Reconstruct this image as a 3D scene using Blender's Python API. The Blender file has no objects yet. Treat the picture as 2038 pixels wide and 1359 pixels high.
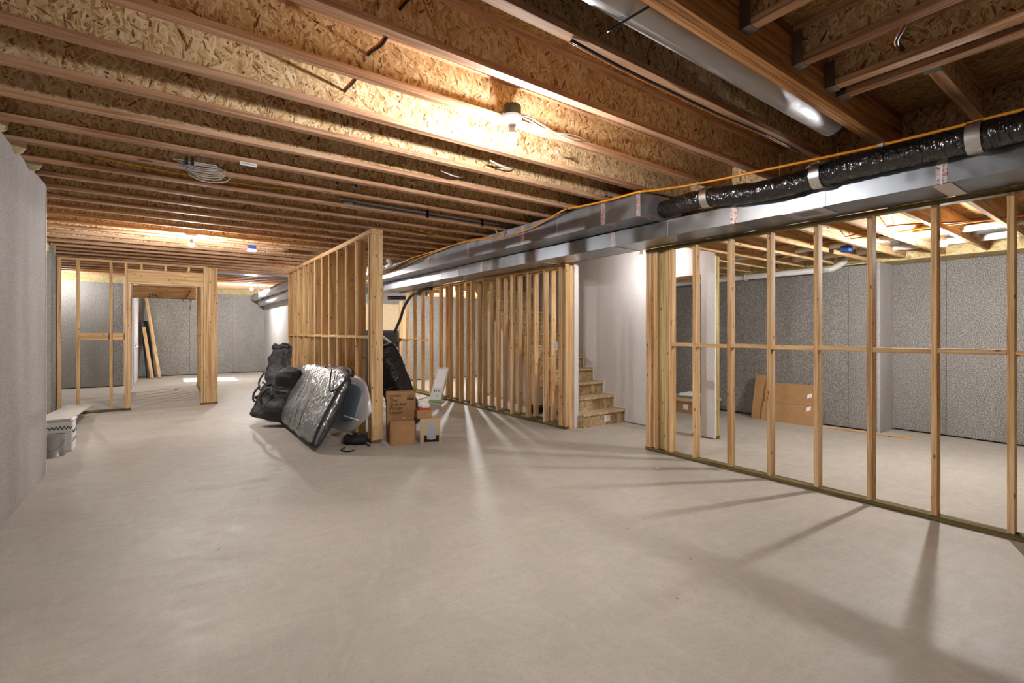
import bpy, bmesh, math, random
from mathutils import Vector, Matrix, noise
random.seed(7)
S = bpy.context.scene
COL = S.collection

# ------------------------------------------------------------ camera, world, light, exposure
cam = bpy.data.objects.new('camera', bpy.data.cameras.new('camera')); COL.objects.link(cam)
cam.location = (0, 0, 1.425)
cam.rotation_euler = (math.radians(90), 0, -math.atan(684 / 950))
cam.data.sensor_width = 36; cam.data.lens = 950 / 2038 * 36
cam.data.shift_y = -19.5 / 2038
cam.data.clip_start = 0.05; cam.data.clip_end = 100
S.camera = cam
W = bpy.data.worlds.new('sky'); S.world = W; W.use_nodes = True
W.node_tree.nodes['Background'].inputs[0].default_value = (0.75, 0.87, 1.0, 1)
W.node_tree.nodes['Background'].inputs[1].default_value = 3.0
sun = bpy.data.objects.new('sun', bpy.data.lights.new('sun', 'SUN')); COL.objects.link(sun)
sun.data.energy = 22; sun.data.angle = 0.03; sun.data.color = (0.93, 0.97, 1.0)
sun.rotation_euler = Vector((1.1, -0.38, -1.0)).to_track_quat('-Z', 'Y').to_euler()
BULB = 4000.0
BULB_COL = (1.0, 0.975, 0.955)
vs = S.view_settings
vs.view_transform = 'Standard'; vs.look = 'None'; vs.gamma = 1.0; vs.use_curve_mapping = False
vs.exposure = 0.36
S.cycles.sample_clamp_indirect = 8.0
S.cycles.caustics_reflective = False

# ------------------------------------------------------------ materials
def srgb(r, g, b):
    f = lambda c: (c / 255) / 12.92 if c / 255 <= 0.04045 else ((c / 255 + 0.055) / 1.055) ** 2.4
    return (f(r), f(g), f(b), 1)

class NT:
    def __init__(s, name, rough=0.6, metal=0.0, spec=0.5):
        s.m = bpy.data.materials.new(name); s.m.use_nodes = True
        s.t = s.m.node_tree; s.b = s.t.nodes['Principled BSDF']
        s.b.inputs['Roughness'].default_value = rough; s.b.inputs['Metallic'].default_value = metal
        s.b.inputs['Specular IOR Level'].default_value = spec
    def n(s, ty, ins=None, **kw):
        nd = s.t.nodes.new(ty)
        for k, v in kw.items(): setattr(nd, k, v)
        for k, v in (ins or {}).items():
            i = nd.inputs[k]
            if isinstance(v, bpy.types.NodeSocket): s.t.links.new(v, i)
            else: i.default_value = v
        return nd
    def link(s, a, b): s.t.links.new(a, b)
    def math(s, op, a, b=0.0):
        return s.n('ShaderNodeMath', {0: a, 1: b}, operation=op).outputs[0]
    def mix(s, fac, a, b, blend='MIX'):
        nd = s.n('ShaderNodeMix', data_type='RGBA', blend_type=blend)
        for i, v in ((0, fac), (6, a), (7, b)):
            if isinstance(v, bpy.types.NodeSocket): s.link(v, nd.inputs[i])
            else: nd.inputs[i].default_value = v
        return nd.outputs[2]
    def ramp(s, fac, stops, interp='LINEAR'):
        nd = s.n('ShaderNodeValToRGB', {0: fac}); e = nd.color_ramp.elements
        nd.color_ramp.interpolation = interp
        while len(e) < len(stops): e.new(0.5)
        for el, (p, c) in zip(e, stops): el.position = p; el.color = c
        return nd.outputs[0]
    def coords(s, rnd=9.0):
        tc = s.n('ShaderNodeTexCoord').outputs['Object']
        if not rnd: return tc
        oi = s.n('ShaderNodeObjectInfo').outputs['Random']
        off = s.n('ShaderNodeCombineXYZ', {0: s.math('MULTIPLY', oi, rnd), 1: s.math('MULTIPLY', oi, rnd * 3.7), 2: s.math('MULTIPLY', oi, rnd * 7.3)})
        return s.n('ShaderNodeVectorMath', {0: tc, 1: off.outputs[0]}, operation='ADD').outputs[0]
    def mapping(s, v, scale=(1, 1, 1), rot=(0, 0, 0)):
        return s.n('ShaderNodeMapping', {'Vector': v, 'Scale': scale, 'Rotation': rot}).outputs[0]
    def noise(s, v, scale, detail=3, rough=0.5, dist=0.0):
        return s.n('ShaderNodeTexNoise', {'Vector': v, 'Scale': scale, 'Detail': detail, 'Roughness': rough, 'Distortion': dist}).outputs[0]
    def bump(s, h, strength=0.3, dist=0.01):
        s.link(s.n('ShaderNodeBump', {'Height': h, 'Strength': strength, 'Distance': dist}).outputs[0], s.b.inputs['Normal'])
    def col(s, c):
        if isinstance(c, bpy.types.NodeSocket): s.link(c, s.b.inputs['Base Color'])
        else: s.b.inputs['Base Color'].default_value = c
    def rough(s, r): s.link(r, s.b.inputs['Roughness'])

def plain(name, c, rough=0.5, metal=0.0, spec=0.5, var=0.0):
    t = NT(name, rough, metal, spec)
    if var:
        v = t.noise(t.coords(), 12, 4)
        c2 = tuple(x * (1 - var) for x in c[:3]) + (1,)
        t.col(t.ramp(v, [(0.3, c2), (0.7, c)]))
    else: t.col(c)
    return t.m

def wood(name, axis, light, mid, dark, knots=True, stain=None):
    t = NT(name, 0.7, 0, 0.25)
    v = t.coords()
    sc = [26.0] * 3; sc[axis] = 0.9
    g = t.noise(t.mapping(v, sc), 1.0, 5, 0.6, 0.8)
    sc2 = [90.0] * 3; sc2[axis] = 2.5
    g2 = t.noise(t.mapping(v, sc2), 1.0, 3, 0.6)
    c = t.ramp(g, [(0.36, dark), (0.49, mid), (0.64, light)])
    c = t.mix(t.math('MULTIPLY', t.ramp(g2, [(0.35, (0, 0, 0, 1)), (0.7, (1, 1, 1, 1))]), 0.42), c, tuple(x * 0.55 for x in mid[:3]) + (1,), 'MIX')
    oi = t.n('ShaderNodeObjectInfo').outputs['Random']
    c = t.mix(0.55, c, t.mix(1.0, c, t.ramp(oi, [(0, (0.72, 0.68, 0.64, 1)), (0.5, (1, 1, 1, 1)), (1, (1.12, 1.08, 1.02, 1))]), 'MULTIPLY'))
    if knots:
        sk = [17.0] * 3; sk[axis] = 6.0
        k = t.n('ShaderNodeTexVoronoi', {'Vector': t.mapping(v, sk), 'Scale': 1.0}).outputs['Distance']
        c = t.mix(t.ramp(k, [(0.09, (0.9, 0.9, 0.9, 1)), (0.15, (0, 0, 0, 1))]), c, srgb(104, 62, 32))
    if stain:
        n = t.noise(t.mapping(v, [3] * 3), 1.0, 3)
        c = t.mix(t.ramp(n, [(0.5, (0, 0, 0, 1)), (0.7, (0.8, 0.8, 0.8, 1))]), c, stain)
    t.col(c); t.bump(g2, 0.12, 0.003)
    return t.m

STUD = (srgb(236, 206, 162), srgb(216, 178, 128), srgb(184, 140, 92))
FLNG = (srgb(222, 186, 154), srgb(200, 154, 120), srgb(152, 106, 76))
BEAM = (srgb(216, 164, 108), srgb(188, 132, 80), srgb(128, 82, 46))
M = {}
for i, ax in enumerate('xyz'):
    M['stud_' + ax] = wood('pine_' + ax, i, *STUD)
    M['flange_' + ax] = wood('flange_' + ax, i, *FLNG, knots=False)
    M['beam_' + ax] = wood('beam_' + ax, i, *BEAM, knots=False)
    M['pale_' + ax] = wood('green_tinged_' + ax, i, srgb(214, 200, 150), srgb(192, 172, 118), srgb(160, 136, 86))
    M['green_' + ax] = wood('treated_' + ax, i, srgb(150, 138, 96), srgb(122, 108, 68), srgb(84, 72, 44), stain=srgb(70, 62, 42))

def osb(name, plane, pal, sx=15.0, sy=70.0, tint=1.0):
    t = NT(name, 0.75, 0, 0.25)
    v = t.coords()
    sp = t.n('ShaderNodeSeparateXYZ', {0: v})
    uv = t.n('ShaderNodeCombineXYZ', {0: sp.outputs[plane[0]], 1: sp.outputs[plane[1]]}).outputs[0]
    w = t.n('ShaderNodeTexNoise', {'Vector': uv, 'Scale': 9.0, 'Detail': 2.0}).outputs['Color']
    uv = t.n('ShaderNodeVectorMath', {0: uv, 1: t.n('ShaderNodeVectorMath', {0: w, 1: (0.035, 0.035, 0)}, operation='MULTIPLY').outputs[0]}, operation='ADD').outputs[0]
    bh = bt = None
    for i, (ang, s) in enumerate(((1.35, 1.0), (0.75, 1.25), (2.05, 0.9), (2.7, 1.4), (1.65, 1.6))):
        mp = t.n('ShaderNodeMapping', {'Vector': uv, 'Rotation': (0, 0, ang), 'Scale': (1 / (sx * s), 1 / (sy * s), 1), 'Location': (i * 0.33, i * 0.71, 0)}, vector_type='TEXTURE').outputs[0]
        vo = t.n('ShaderNodeTexVoronoi', {'Vector': mp, 'Scale': 1.0, 'Randomness': 1.0}, voronoi_dimensions='2D')
        sc = t.n('ShaderNodeSeparateColor', {0: vo.outputs['Color']})
        hgt, ton = sc.outputs[0], sc.outputs[1]
        gr = t.noise(t.n('ShaderNodeMapping', {'Vector': mp, 'Scale': (0.6, 3.5, 1)}).outputs[0], 1.0, 3, 0.7)
        ton = t.math('ADD', t.math('MULTIPLY', ton, 0.66), t.math('MULTIPLY', gr, 0.36))
        if bh is None: bh, bt = hgt, ton
        else:
            gt = t.math('GREATER_THAN', hgt, bh)
            mx = t.n('ShaderNodeMix', {0: gt, 2: bt, 3: ton}, data_type='FLOAT')
            bt = mx.outputs[0]; bh = t.math('MAXIMUM', bh, hgt)
    c = t.ramp(bt, pal)
    big = t.noise(uv, 2.2, 2)
    c = t.mix(0.5, c, t.mix(1.0, c, t.ramp(big, [(0.3, (0.7, 0.66, 0.6, 1)), (0.7, (1.1, 1.08, 1.05, 1))]), 'MULTIPLY'))
    t.col(c); t.bump(bh, 0.35, 0.004)
    return t.m
PAL = [(0.16, srgb(88, 48, 20)), (0.25, srgb(174, 134, 90)), (0.45, srgb(208, 174, 128)), (0.68, srgb(222, 196, 154)), (0.92, srgb(242, 226, 196))]
PALS = [(0.05, srgb(96, 66, 36)), (0.3, srgb(150, 112, 66)), (0.6, srgb(180, 142, 92)), (0.95, srgb(205, 172, 122))]
M['osb_xz'] = osb('osb_joist_web', (0, 2), PAL)
M['osb_yz'] = osb('osb_joist_web_across', (1, 2), PAL)
M['osb_xy'] = osb('osb_subfloor', (0, 1), PALS)
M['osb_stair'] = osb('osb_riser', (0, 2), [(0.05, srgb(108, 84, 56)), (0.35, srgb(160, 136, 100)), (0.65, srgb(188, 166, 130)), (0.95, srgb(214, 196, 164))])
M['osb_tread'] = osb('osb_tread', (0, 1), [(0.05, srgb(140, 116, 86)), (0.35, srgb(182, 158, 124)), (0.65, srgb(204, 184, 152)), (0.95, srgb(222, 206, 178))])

def concrete():
    t = NT('concrete_floor', 0.55, 0, 0.35)
    v = t.coords(0)
    a = t.noise(v, 0.55, 5, 0.6, 1.2)
    sw = t.noise(t.mapping(v, (0.9, 2.6, 1), (0, 0, 0.5)), 1.3, 5, 0.65, 4.5)
    sw2 = t.noise(t.mapping(v, (2.4, 0.9, 1), (0, 0, -0.35)), 1.1, 5, 0.65, 5.0)
    fine = t.noise(v, 85, 5, 0.75)
    c = t.ramp(a, [(0.3, srgb(168, 162, 153)), (0.52, srgb(180, 173, 163)), (0.75, srgb(191, 183, 173))])
    c = t.mix(t.ramp(sw, [(0.42, (0, 0, 0, 1)), (0.72, (0.3, 0.3, 0.3, 1))]), c, srgb(166, 156, 144))
    c = t.mix(t.ramp(sw2, [(0.5, (0, 0, 0, 1)), (0.75, (0.25, 0.25, 0.25, 1))]), c, srgb(214, 206, 195))
    c = t.mix(t.ramp(fine, [(0.5, (0, 0, 0, 1)), (0.72, (0.5, 0.5, 0.5, 1))]), c, srgb(146, 136, 124))
    scr = t.noise(t.mapping(v, (3.0, 26.0, 1), (0, 0, 0.9)), 1.5, 4, 0.7, 1.5)
    c = t.mix(t.ramp(scr, [(0.6, (0, 0, 0, 1)), (0.75, (0.3, 0.3, 0.3, 1))]), c, srgb(212, 204, 194))
    sp = t.n('ShaderNodeTexVoronoi', {'Vector': v, 'Scale': 3.6}).outputs['Distance']
    c = t.mix(t.ramp(sp, [(0.02, (0.8, 0.8, 0.8, 1)), (0.032, (0, 0, 0, 1))]), c, srgb(105, 92, 80))
    t.col(c)
    t.rough(t.ramp(sw, [(0.3, (0.42, 0.42, 0.42, 1)), (0.7, (0.66, 0.66, 0.66, 1))]))
    t.bump(t.math('ADD', sw, t.math('MULTIPLY', fine, 0.25)), 0.10, 0.01)
    return t.m
M['concrete'] = concrete()

def panelmat(name, lo, mid, hi, scale=130.0, bump=0.5):
    t = NT(name, 0.85, 0, 0.2)
    v = t.coords(5)
    f = t.noise(v, scale, 3, 0.7)
    b = t.noise(t.mapping(v, (1, 1, 0.35)), 1.7, 4, 0.6)
    c = t.ramp(f, [(0.34, lo), (0.5, mid), (0.66, hi)])
    c = t.mix(0.6, c, t.mix(1.0, c, t.ramp(b, [(0.3, (0.76, 0.76, 0.76, 1)), (0.7, (1.1, 1.1, 1.1, 1))]), 'MULTIPLY'))
    k = t.n('ShaderNodeTexVoronoi', {'Vector': v, 'Scale': 3.1}).outputs['Distance']
    c = t.mix(t.ramp(k, [(0.018, (0.8, 0.8, 0.8, 1)), (0.03, (0, 0, 0, 1))]), c, srgb(84, 82, 82))
    t.col(c); t.bump(f, bump, 0.004)
    return t.m
M['panel'] = panelmat('insulated_panel', srgb(94, 91, 88), srgb(137, 134, 130), srgb(188, 185, 181), 85.0)
M['panel_light'] = panelmat('skimmed_wall', srgb(152, 148, 145), srgb(178, 174, 171), srgb(198, 194, 191), 95.0, 0.3)
M['drywall'] = panelmat('drywall', srgb(206, 203, 203), srgb(214, 211, 211), srgb(222, 219, 219), 60.0, 0.05)
M['joint'] = plain('dark_joint', srgb(66, 62, 58), 0.9)

def galv(name, c, rough):
    t = NT(name, rough, 1.0)
    v = t.coords(3)
    n = t.noise(v, 9, 4)
    t.col(t.ramp(n, [(0.3, tuple(x * 0.9 for x in c[:3]) + (1,)), (0.7, c)]))
    t.rough(t.ramp(n, [(0.3, (rough * 0.8,) * 3 + (1,)), (0.7, (rough * 1.25,) * 3 + (1,))]))
    return t.m
M['galv'] = galv('galvanised_steel', srgb(156, 160, 166), 0.36)
M['galv_dull'] = galv('galvanised_steel_dull', srgb(200, 202, 206), 0.58)
M['foil'] = galv('foil_band', srgb(225, 225, 224), 0.3)
M['hanger'] = galv('hanger_steel', srgb(150, 152, 155), 0.45)

def tape():
    t = NT('printed_foil_tape', 0.35, 0.6)
    n = t.noise(t.mapping(t.coords(5), (60, 60, 60)), 1.0, 3)
    t.col(t.ramp(n, [(0.48, srgb(206, 196, 194)), (0.60, srgb(178, 104, 96))]))
    return t.m
M['tape'] = tape()

def crinkle(name, c, rough, metal, scale, strength, stretch=(1, 1, 1), dist=0.02):
    t = NT(name, rough, metal)
    v = t.mapping(t.coords(3), stretch)
    n = t.n('ShaderNodeTexVoronoi', {'Vector': t.n('ShaderNodeVectorMath', {0: v, 1: t.n('ShaderNodeTexNoise', {'Vector': v, 'Scale': scale * 0.7}).outputs['Color']}, operation='ADD').outputs[0], 'Scale': scale}).outputs['Distance']
    n2 = t.noise(v, scale * 2.3, 3)
    t.col(c); t.bump(t.math('ADD', n, t.math('MULTIPLY', n2, 0.6)), strength, dist)
    return t.m
M['flex'] = crinkle('black_plastic_sleeve', srgb(15, 15, 17), 0.17, 0, 9, 0.6, (0.8, 2.0, 0.8), 0.01)
M['flex'].node_tree.nodes['Principled BSDF'].inputs['Specular IOR Level'].default_value = 1.0
M['silver_fabric'] = crinkle('silver_bag_fabric', srgb(156, 158, 160), 0.3, 0.8, 7, 0.7, (0.7, 1.2, 0.7))
M['black_fabric'] = crinkle('black_nylon', srgb(36, 35, 38), 0.6, 0, 11, 0.35)
M['black_quilt'] = crinkle('black_vinyl', srgb(17, 17, 19), 0.35, 0, 9, 0.4)
M['black'] = plain('black_plastic', srgb(20, 20, 21), 0.45)
M['dark_box'] = plain('dark_plastic_box', srgb(44, 42, 42), 0.6)
M['white'] = plain('white_plastic', srgb(232, 232, 230), 0.35)
M['porcelain'] = plain('white_lampholder', srgb(238, 238, 236), 0.3)
M['pvc'] = plain('white_pvc', srgb(222, 220, 214), 0.35, var=0.06)
M['cable_white'] = plain('white_cable', srgb(222, 220, 216), 0.45)
M['cable_grey'] = plain('grey_cable', srgb(176, 174, 172), 0.45)
M['cable_orange'] = plain('orange_cable', srgb(232, 150, 34), 0.4)
M['cable_yellow'] = plain('yellow_cable', srgb(205, 150, 26), 0.4)
M['cable_black'] = plain('black_cable', srgb(18, 16, 16), 0.4)
M['cable_brown'] = plain('copper_orange_cable', srgb(196, 104, 42), 0.4)
M['cable_red'] = plain('red_cable', srgb(150, 44, 30), 0.4)
M['blue'] = plain('blue_box', srgb(38, 72, 150), 0.4)
M['card'] = plain('cardboard', srgb(176, 136, 96), 0.85, 0, 0.2, 0.14)
M['card_pale'] = plain('pale_carton', srgb(205, 180, 150), 0.8, 0, 0.2, 0.08)
M['ink'] = plain('black_ink', srgb(24, 20, 18), 0.8)
M['ink_brown'] = plain('stamp_ink', srgb(70, 44, 26), 0.9)
M['paper'] = plain('white_paper', srgb(232, 232, 232), 0.7)
M['grey_print'] = plain('grey_print', srgb(176, 178, 182), 0.6)
M['red'] = plain('red_wrap', srgb(196, 44, 40), 0.4)
M['yellow'] = plain('yellow_tape', srgb(234, 190, 30), 0.5)
M['green'] = plain('green_print', srgb(110, 150, 60), 0.6)
M['board_white'] = plain('surfboard_white', srgb(216, 214, 218), 0.3)
M['board_blue'] = plain('surfboard_blue', srgb(140, 160, 176), 0.35)
M['tin'] = galv('paint_tin', srgb(176, 178, 180), 0.32)
M['tile'] = plain('pale_board', srgb(196, 190, 182), 0.7, var=0.08)
M['foam_board'] = plain('pale_panel', srgb(206, 206, 206), 0.5, var=0.05)
M['tan'] = plain('tan_panel', srgb(196, 176, 142), 0.8, var=0.1)

def foam():
    t = NT('spray_foam', 0.7)
    v = t.coords(3); n = t.noise(v, 16, 4, 0.6, 1.0)
    t.col(t.ramp(n, [(0.3, srgb(176, 152, 96)), (0.7, srgb(226, 208, 158))])); t.bump(n, 0.9, 0.03)
    return t.m
M['foam'] = foam()
def emis(name, c, s):
    t = NT(name); t.b.inputs['Emission Color'].default_value = c + (1,); t.b.inputs['Emission Strength'].default_value = s
    t.col((0.9, 0.9, 0.9, 1)); return t.m
for k_, f_ in (('main', 0.76), ('mid', 0.82), ('far', 1.3), ('back', 0.4), ('side', 0.84), ('stair', 0.16), ('hidden', 1.2), ('utility', 0.45)):
    M['bulb_' + k_] = emis('lit_bulb_' + k_, BULB_COL, BULB * f_)
def glassy():
    m = bpy.data.materials.new('window_glass'); m.use_nodes = True; t = m.node_tree; t.nodes.remove(t.nodes['Principled BSDF'])
    a = t.nodes.new('ShaderNodeBsdfTransparent'); b = t.nodes.new('ShaderNodeBsdfGlossy'); b.inputs['Roughness'].default_value = 0.02
    x = t.nodes.new('ShaderNodeMixShader'); x.inputs[0].default_value = 0.08
    t.links.new(a.outputs[0], x.inputs[1]); t.links.new(b.outputs[0], x.inputs[2]); t.links.new(x.outputs[0], t.nodes['Material Output'].inputs[0])
    return m
M['glass'] = glassy()

# ------------------------------------------------------------ object helpers
def wm(o):
    b = Matrix.LocRotScale(o.location, o.rotation_euler, o.scale)
    return b if o.parent is None else wm(o.parent) @ o.matrix_parent_inverse @ b
def put(name, me, mat=None, loc=(0, 0, 0), parent=None, rot=(0, 0, 0)):
    o = bpy.data.objects.new(name, me); COL.objects.link(o)
    if mat is not None and me is not None and not me.materials: me.materials.append(M[mat])
    o.location = loc; o.rotation_euler = rot
    if parent is not None:
        o.parent = parent; o.matrix_parent_inverse = wm(parent).inverted()
    return o
def tag(o, label, cat, group=None, kind=None):
    o['label'] = label; o['category'] = cat
    if group: o['group'] = group
    if kind: o['kind'] = kind
    return o
def empty(name, loc, label, cat, group=None, kind=None, rot=(0, 0, 0)):
    return tag(put(name, None, None, loc, None, rot), label, cat, group, kind)
_cache = {}
def boxmesh(dx, dy, dz, mat, bev=0.0):
    key = (round(dx, 4), round(dy, 4), round(dz, 4), mat, bev)
    if key not in _cache:
        bm = bmesh.new(); bmesh.ops.create_cube(bm, size=1)
        bmesh.ops.scale(bm, vec=(dx, dy, dz), verts=bm.verts)
        if bev: bmesh.ops.bevel(bm, geom=bm.edges[:], offset=bev, segments=1, affect='EDGES')
        me = bpy.data.meshes.new('box'); bm.to_mesh(me); bm.free(); me.materials.append(M[mat]); _cache[key] = me
    return _cache[key]
def box(name, x0, x1, y0, y1, z0, z1, mat, parent=None, bev=0.0):
    return put(name, boxmesh(x1 - x0, y1 - y0, z1 - z0, mat, bev), None, ((x0 + x1) / 2, (y0 + y1) / 2, (z0 + z1) / 2), parent)
def boxat(name, c, dims, rot, mat, parent=None, bev=0.0):
    return put(name, boxmesh(*dims, mat, bev), None, c, parent, rot)
def mesh(vs, fs, smooth=False):
    me = bpy.data.meshes.new('m'); me.from_pydata([tuple(v) for v in vs], [], fs)
    bm = bmesh.new(); bm.from_mesh(me); bmesh.ops.recalc_face_normals(bm, faces=bm.faces[:]); bm.to_mesh(me); bm.free()
    if smooth: me.polygons.foreach_set('use_smooth', [True] * len(me.polygons))
    return me
def catmull(pts, k=6):
    P = [Vector(p) for p in pts]
    if len(P) < 3: return P
    out = []
    for i in range(len(P) - 1):
        a = P[i - 1] if i else P[0] * 2 - P[1]; b = P[i]; c = P[i + 1]; d = P[i + 2] if i + 2 < len(P) else P[-1] * 2 - P[-2]
        for j in range(k):
            t = j / k
            out.append(0.5 * ((2 * b) + (c - a) * t + (2 * a - 5 * b + 4 * c - d) * t * t + (3 * b - a - 3 * c + d) * t ** 3))
    out.append(P[-1]); return out
def tubemesh(pts, r, n=10, smooth=6, rf=None, cap=True):
    P = catmull(pts, smooth) if smooth else [Vector(p) for p in pts]
    vs, fs = [], []
    T = (P[1] - P[0]).normalized(); N = T.orthogonal().normalized()
    for i, p in enumerate(P):
        T2 = (P[min(i + 1, len(P) - 1)] - P[max(i - 1, 0)]).normalized()
        N = (N - T2 * N.dot(T2)).normalized(); B = T2.cross(N)
        for j in range(n):
            a = 2 * math.pi * j / n; rr = rf(i / (len(P) - 1), a, p) if rf else r
            vs.append(p + (N * math.cos(a) + B * math.sin(a)) * rr)
    for i in range(len(P) - 1):
        for j in range(n): fs.append((i * n + j, i * n + (j + 1) % n, (i + 1) * n + (j + 1) % n, (i + 1) * n + j))
    if cap: fs += [tuple(range(n)), tuple(range((len(P) - 1) * n, len(P) * n))]
    return mesh(vs, fs, True)
def tube(name, pts, r, mat, parent=None, **kw):
    c = Vector(pts[0])
    return put(name, tubemesh([Vector(p) - c for p in pts], r, **kw), mat, c, parent)
def lathe(name, prof, mat, loc, parent=None, n=28, rot=(0, 0, 0)):
    vs, fs = [], []
    for r, z in prof:
        for j in range(n): vs.append((r * math.cos(2 * math.pi * j / n), r * math.sin(2 * math.pi * j / n), z))
    for i in range(len(prof) - 1):
        for j in range(n): fs.append((i * n + j, i * n + (j + 1) % n, (i + 1) * n + (j + 1) % n, (i + 1) * n + j))
    fs += [tuple(range(n)), tuple(range((len(prof) - 1) * n, len(prof) * n))]
    me = mesh(vs, fs, True)
    try: me.set_sharp_from_angle(angle=math.radians(40))
    except Exception: pass
    return put(name, me, mat, loc, parent, rot)
def loft(name, secs, mat, parent=None, n=36, wr=0.0, ws=4.0, ex=2.5, capends=True):
    """secs: (centre, u, v, half_u, half_v) rings of super-ellipses, joined to one skin."""
    o0 = Vector(secs[0][0]); vs, fs = [], []
    for c, u, v, a, b in secs:
        c = Vector(c); u = Vector(u).normalized(); v = Vector(v).normalized()
        for j in range(n):
            th = 2 * math.pi * j / n; ct, st = math.cos(th), math.sin(th)
            p = c + u * (a * math.copysign(abs(ct) ** (2 / ex), ct)) + v * (b * math.copysign(abs(st) ** (2 / ex), st))
            if wr:
                q = p * ws; d = noise.fractal(q, 0.8, 2.0, 3)
                p = p + (p - c).normalized() * d * wr
            vs.append(p - o0)
    m = len(secs)
    for i in range(m - 1):
        for j in range(n): fs.append((i * n + j, i * n + (j + 1) % n, (i + 1) * n + (j + 1) % n, (i + 1) * n + j))
    if capends: fs += [tuple(range(n)), tuple(range((m - 1) * n, m * n))]
    return put(name, mesh(vs, fs, True), mat, o0, parent)
def interp_secs(keys, m):
    """smoothly resample loft keys."""
    out = []
    K = len(keys)
    comps = [catmull([k[i] for k in keys], m) for i in range(3)]
    ab = catmull([(k[3], k[4], 0) for k in keys], m)
    for c, u, v, r in zip(comps[0], comps[1], comps[2], ab): out.append((c, u, v, max(r.x, 0.004), max(r.y, 0.004)))
    return out
def lettering(name, text, size, mat, loc, rot, parent, align='LEFT', spacing=1.0):
    cu = bpy.data.curves.new('t', 'FONT'); cu.body = text; cu.size = size; cu.align_x = align; cu.space_line = spacing; cu.extrude = 0.0006; cu.resolution_u = 2
    tmp = bpy.data.objects.new('t', cu); COL.objects.link(tmp)
    bpy.context.view_layer.update()
    me = bpy.data.meshes.new_from_object(tmp.evaluated_get(bpy.context.evaluated_depsgraph_get()))
    bpy.data.objects.remove(tmp); me.materials.clear()
    return put(name, me, mat, loc, parent, rot)

# ------------------------------------------------------------ floor and walls
JZ = 2.875          # underside of the main joists
SUB = 3.177         # underside of the subfloor
RZ = 2.42           # underside of the joists of the lower room
tag(box('floor', -3.7, 8.8, -3.1, 19.3, -0.15, 0, 'concrete'), 'troweled bare grey-beige concrete basement floor', 'floor', kind='structure')

def panel_wall(name, axis, c, out, a0, a1, z1, label, mat='panel', z0=0.022, w=1.22, thick=0.2, start=None):
    """wall whose visible face is at coordinate c (axis 0: X=c, 1: Y=c) facing sign out; one panel per sheet."""
    d0, d1 = (c - thick, c - 0.05) if out > 0 else (c + 0.05, c + thick)
    p0, p1 = (c - 0.05, c) if out > 0 else (c, c + 0.05)
    if axis == 0: r = box(name, d0, d1, a0, a1, 0, z1, 'joint')
    else: r = box(name, a0, a1, d0, d1, 0, z1, 'joint')
    tag(r, label, 'wall', kind='structure')
    s = a0 if start is None else start
    cuts = [a0]
    while s < a1 - 0.05:
        if s > a0 + 0.05: cuts.append(s)
        s += w
    cuts.append(a1)
    for u, v in zip(cuts[:-1], cuts[1:]):
        if axis == 0: box('panel', p0, p1, u + 0.0025, v - 0.0025, z0, z1 - 0.004, mat, r)
        else: box('panel', u + 0.0025, v - 0.0025, p0, p1, z0, z1 - 0.004, mat, r)
    return r

# near left wall: a thick skimmed foundation jog with a pale edge
r = tag(box('wall_left', -1.76, -0.99, -3.1, 6.56, 0.0, 2.885, 'panel_light'), 'smooth pale grey foundation wall close on the left edge of the room', 'wall', kind='structure')
box('edge_strip', -1.05, -0.985, 6.56, 6.575, 0.0, 2.86, 'white', r)
panel_wall('wall_left_recess', 0, -1.54, 1, 6.565, 11.16, 2.70, 'set-back grey insulated wall between pale foundation wall and partition')
box('end_stud', -1.53, -1.49, 11.04, 11.17, 0.0, 2.68, 'stud_z', bpy.data.objects['wall_left_recess'])
panel_wall('wall_back_left', 1, 16.1, -1, -3.6, -0.75, 2.70, 'grey speckled back wall behind the stud partition', start=-3.6)
panel_wall('wall_back', 1, 18.95, -1, -0.8, 2.9, 2.70, 'grey speckled wall at the far end beyond the doorway', start=-0.65)
panel_wall('wall_back_right', 0, 2.78, -1, 13.0, 18.95, 2.70, 'pale wall on the right of the far back room', 'panel_light')
panel_wall('wall_utility', 1, 13.0, -1, 2.98, 8.3, 2.655, 'grey wall behind the furnace corner past the stud post')
tag(box('wall_far_left', -3.75, -3.6, 11.1, 16.3, 0, 3.2, 'panel'), 'side wall of the room behind the partition', 'wall', kind='structure')
tag(box('wall_front', -1.5, 8.8, -3.25, -3.1, 0, 3.2, 'panel_light'), 'wall behind the viewer closing the basement', 'wall', kind='structure')
panel_wall('wall_right_outer', 0, 8.12, -1, 2.46, 13.0, 2.385, 'grey insulated wall behind the leaning cardboard in the side room', start=2.46 + 0.35)
panel_wall('wall_right_bay', 0, 8.6, -1, -3.1, 2.44, 2.40, 'grey insulated wall of the bay past the last studs', start=-0.62)
tag(box('wall_right_return', 8.12, 8.62, 2.42, 2.459, 0, 2.40, 'panel_light'), 'narrow pale return where the side room wall steps back', 'wall', kind='structure')
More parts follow.
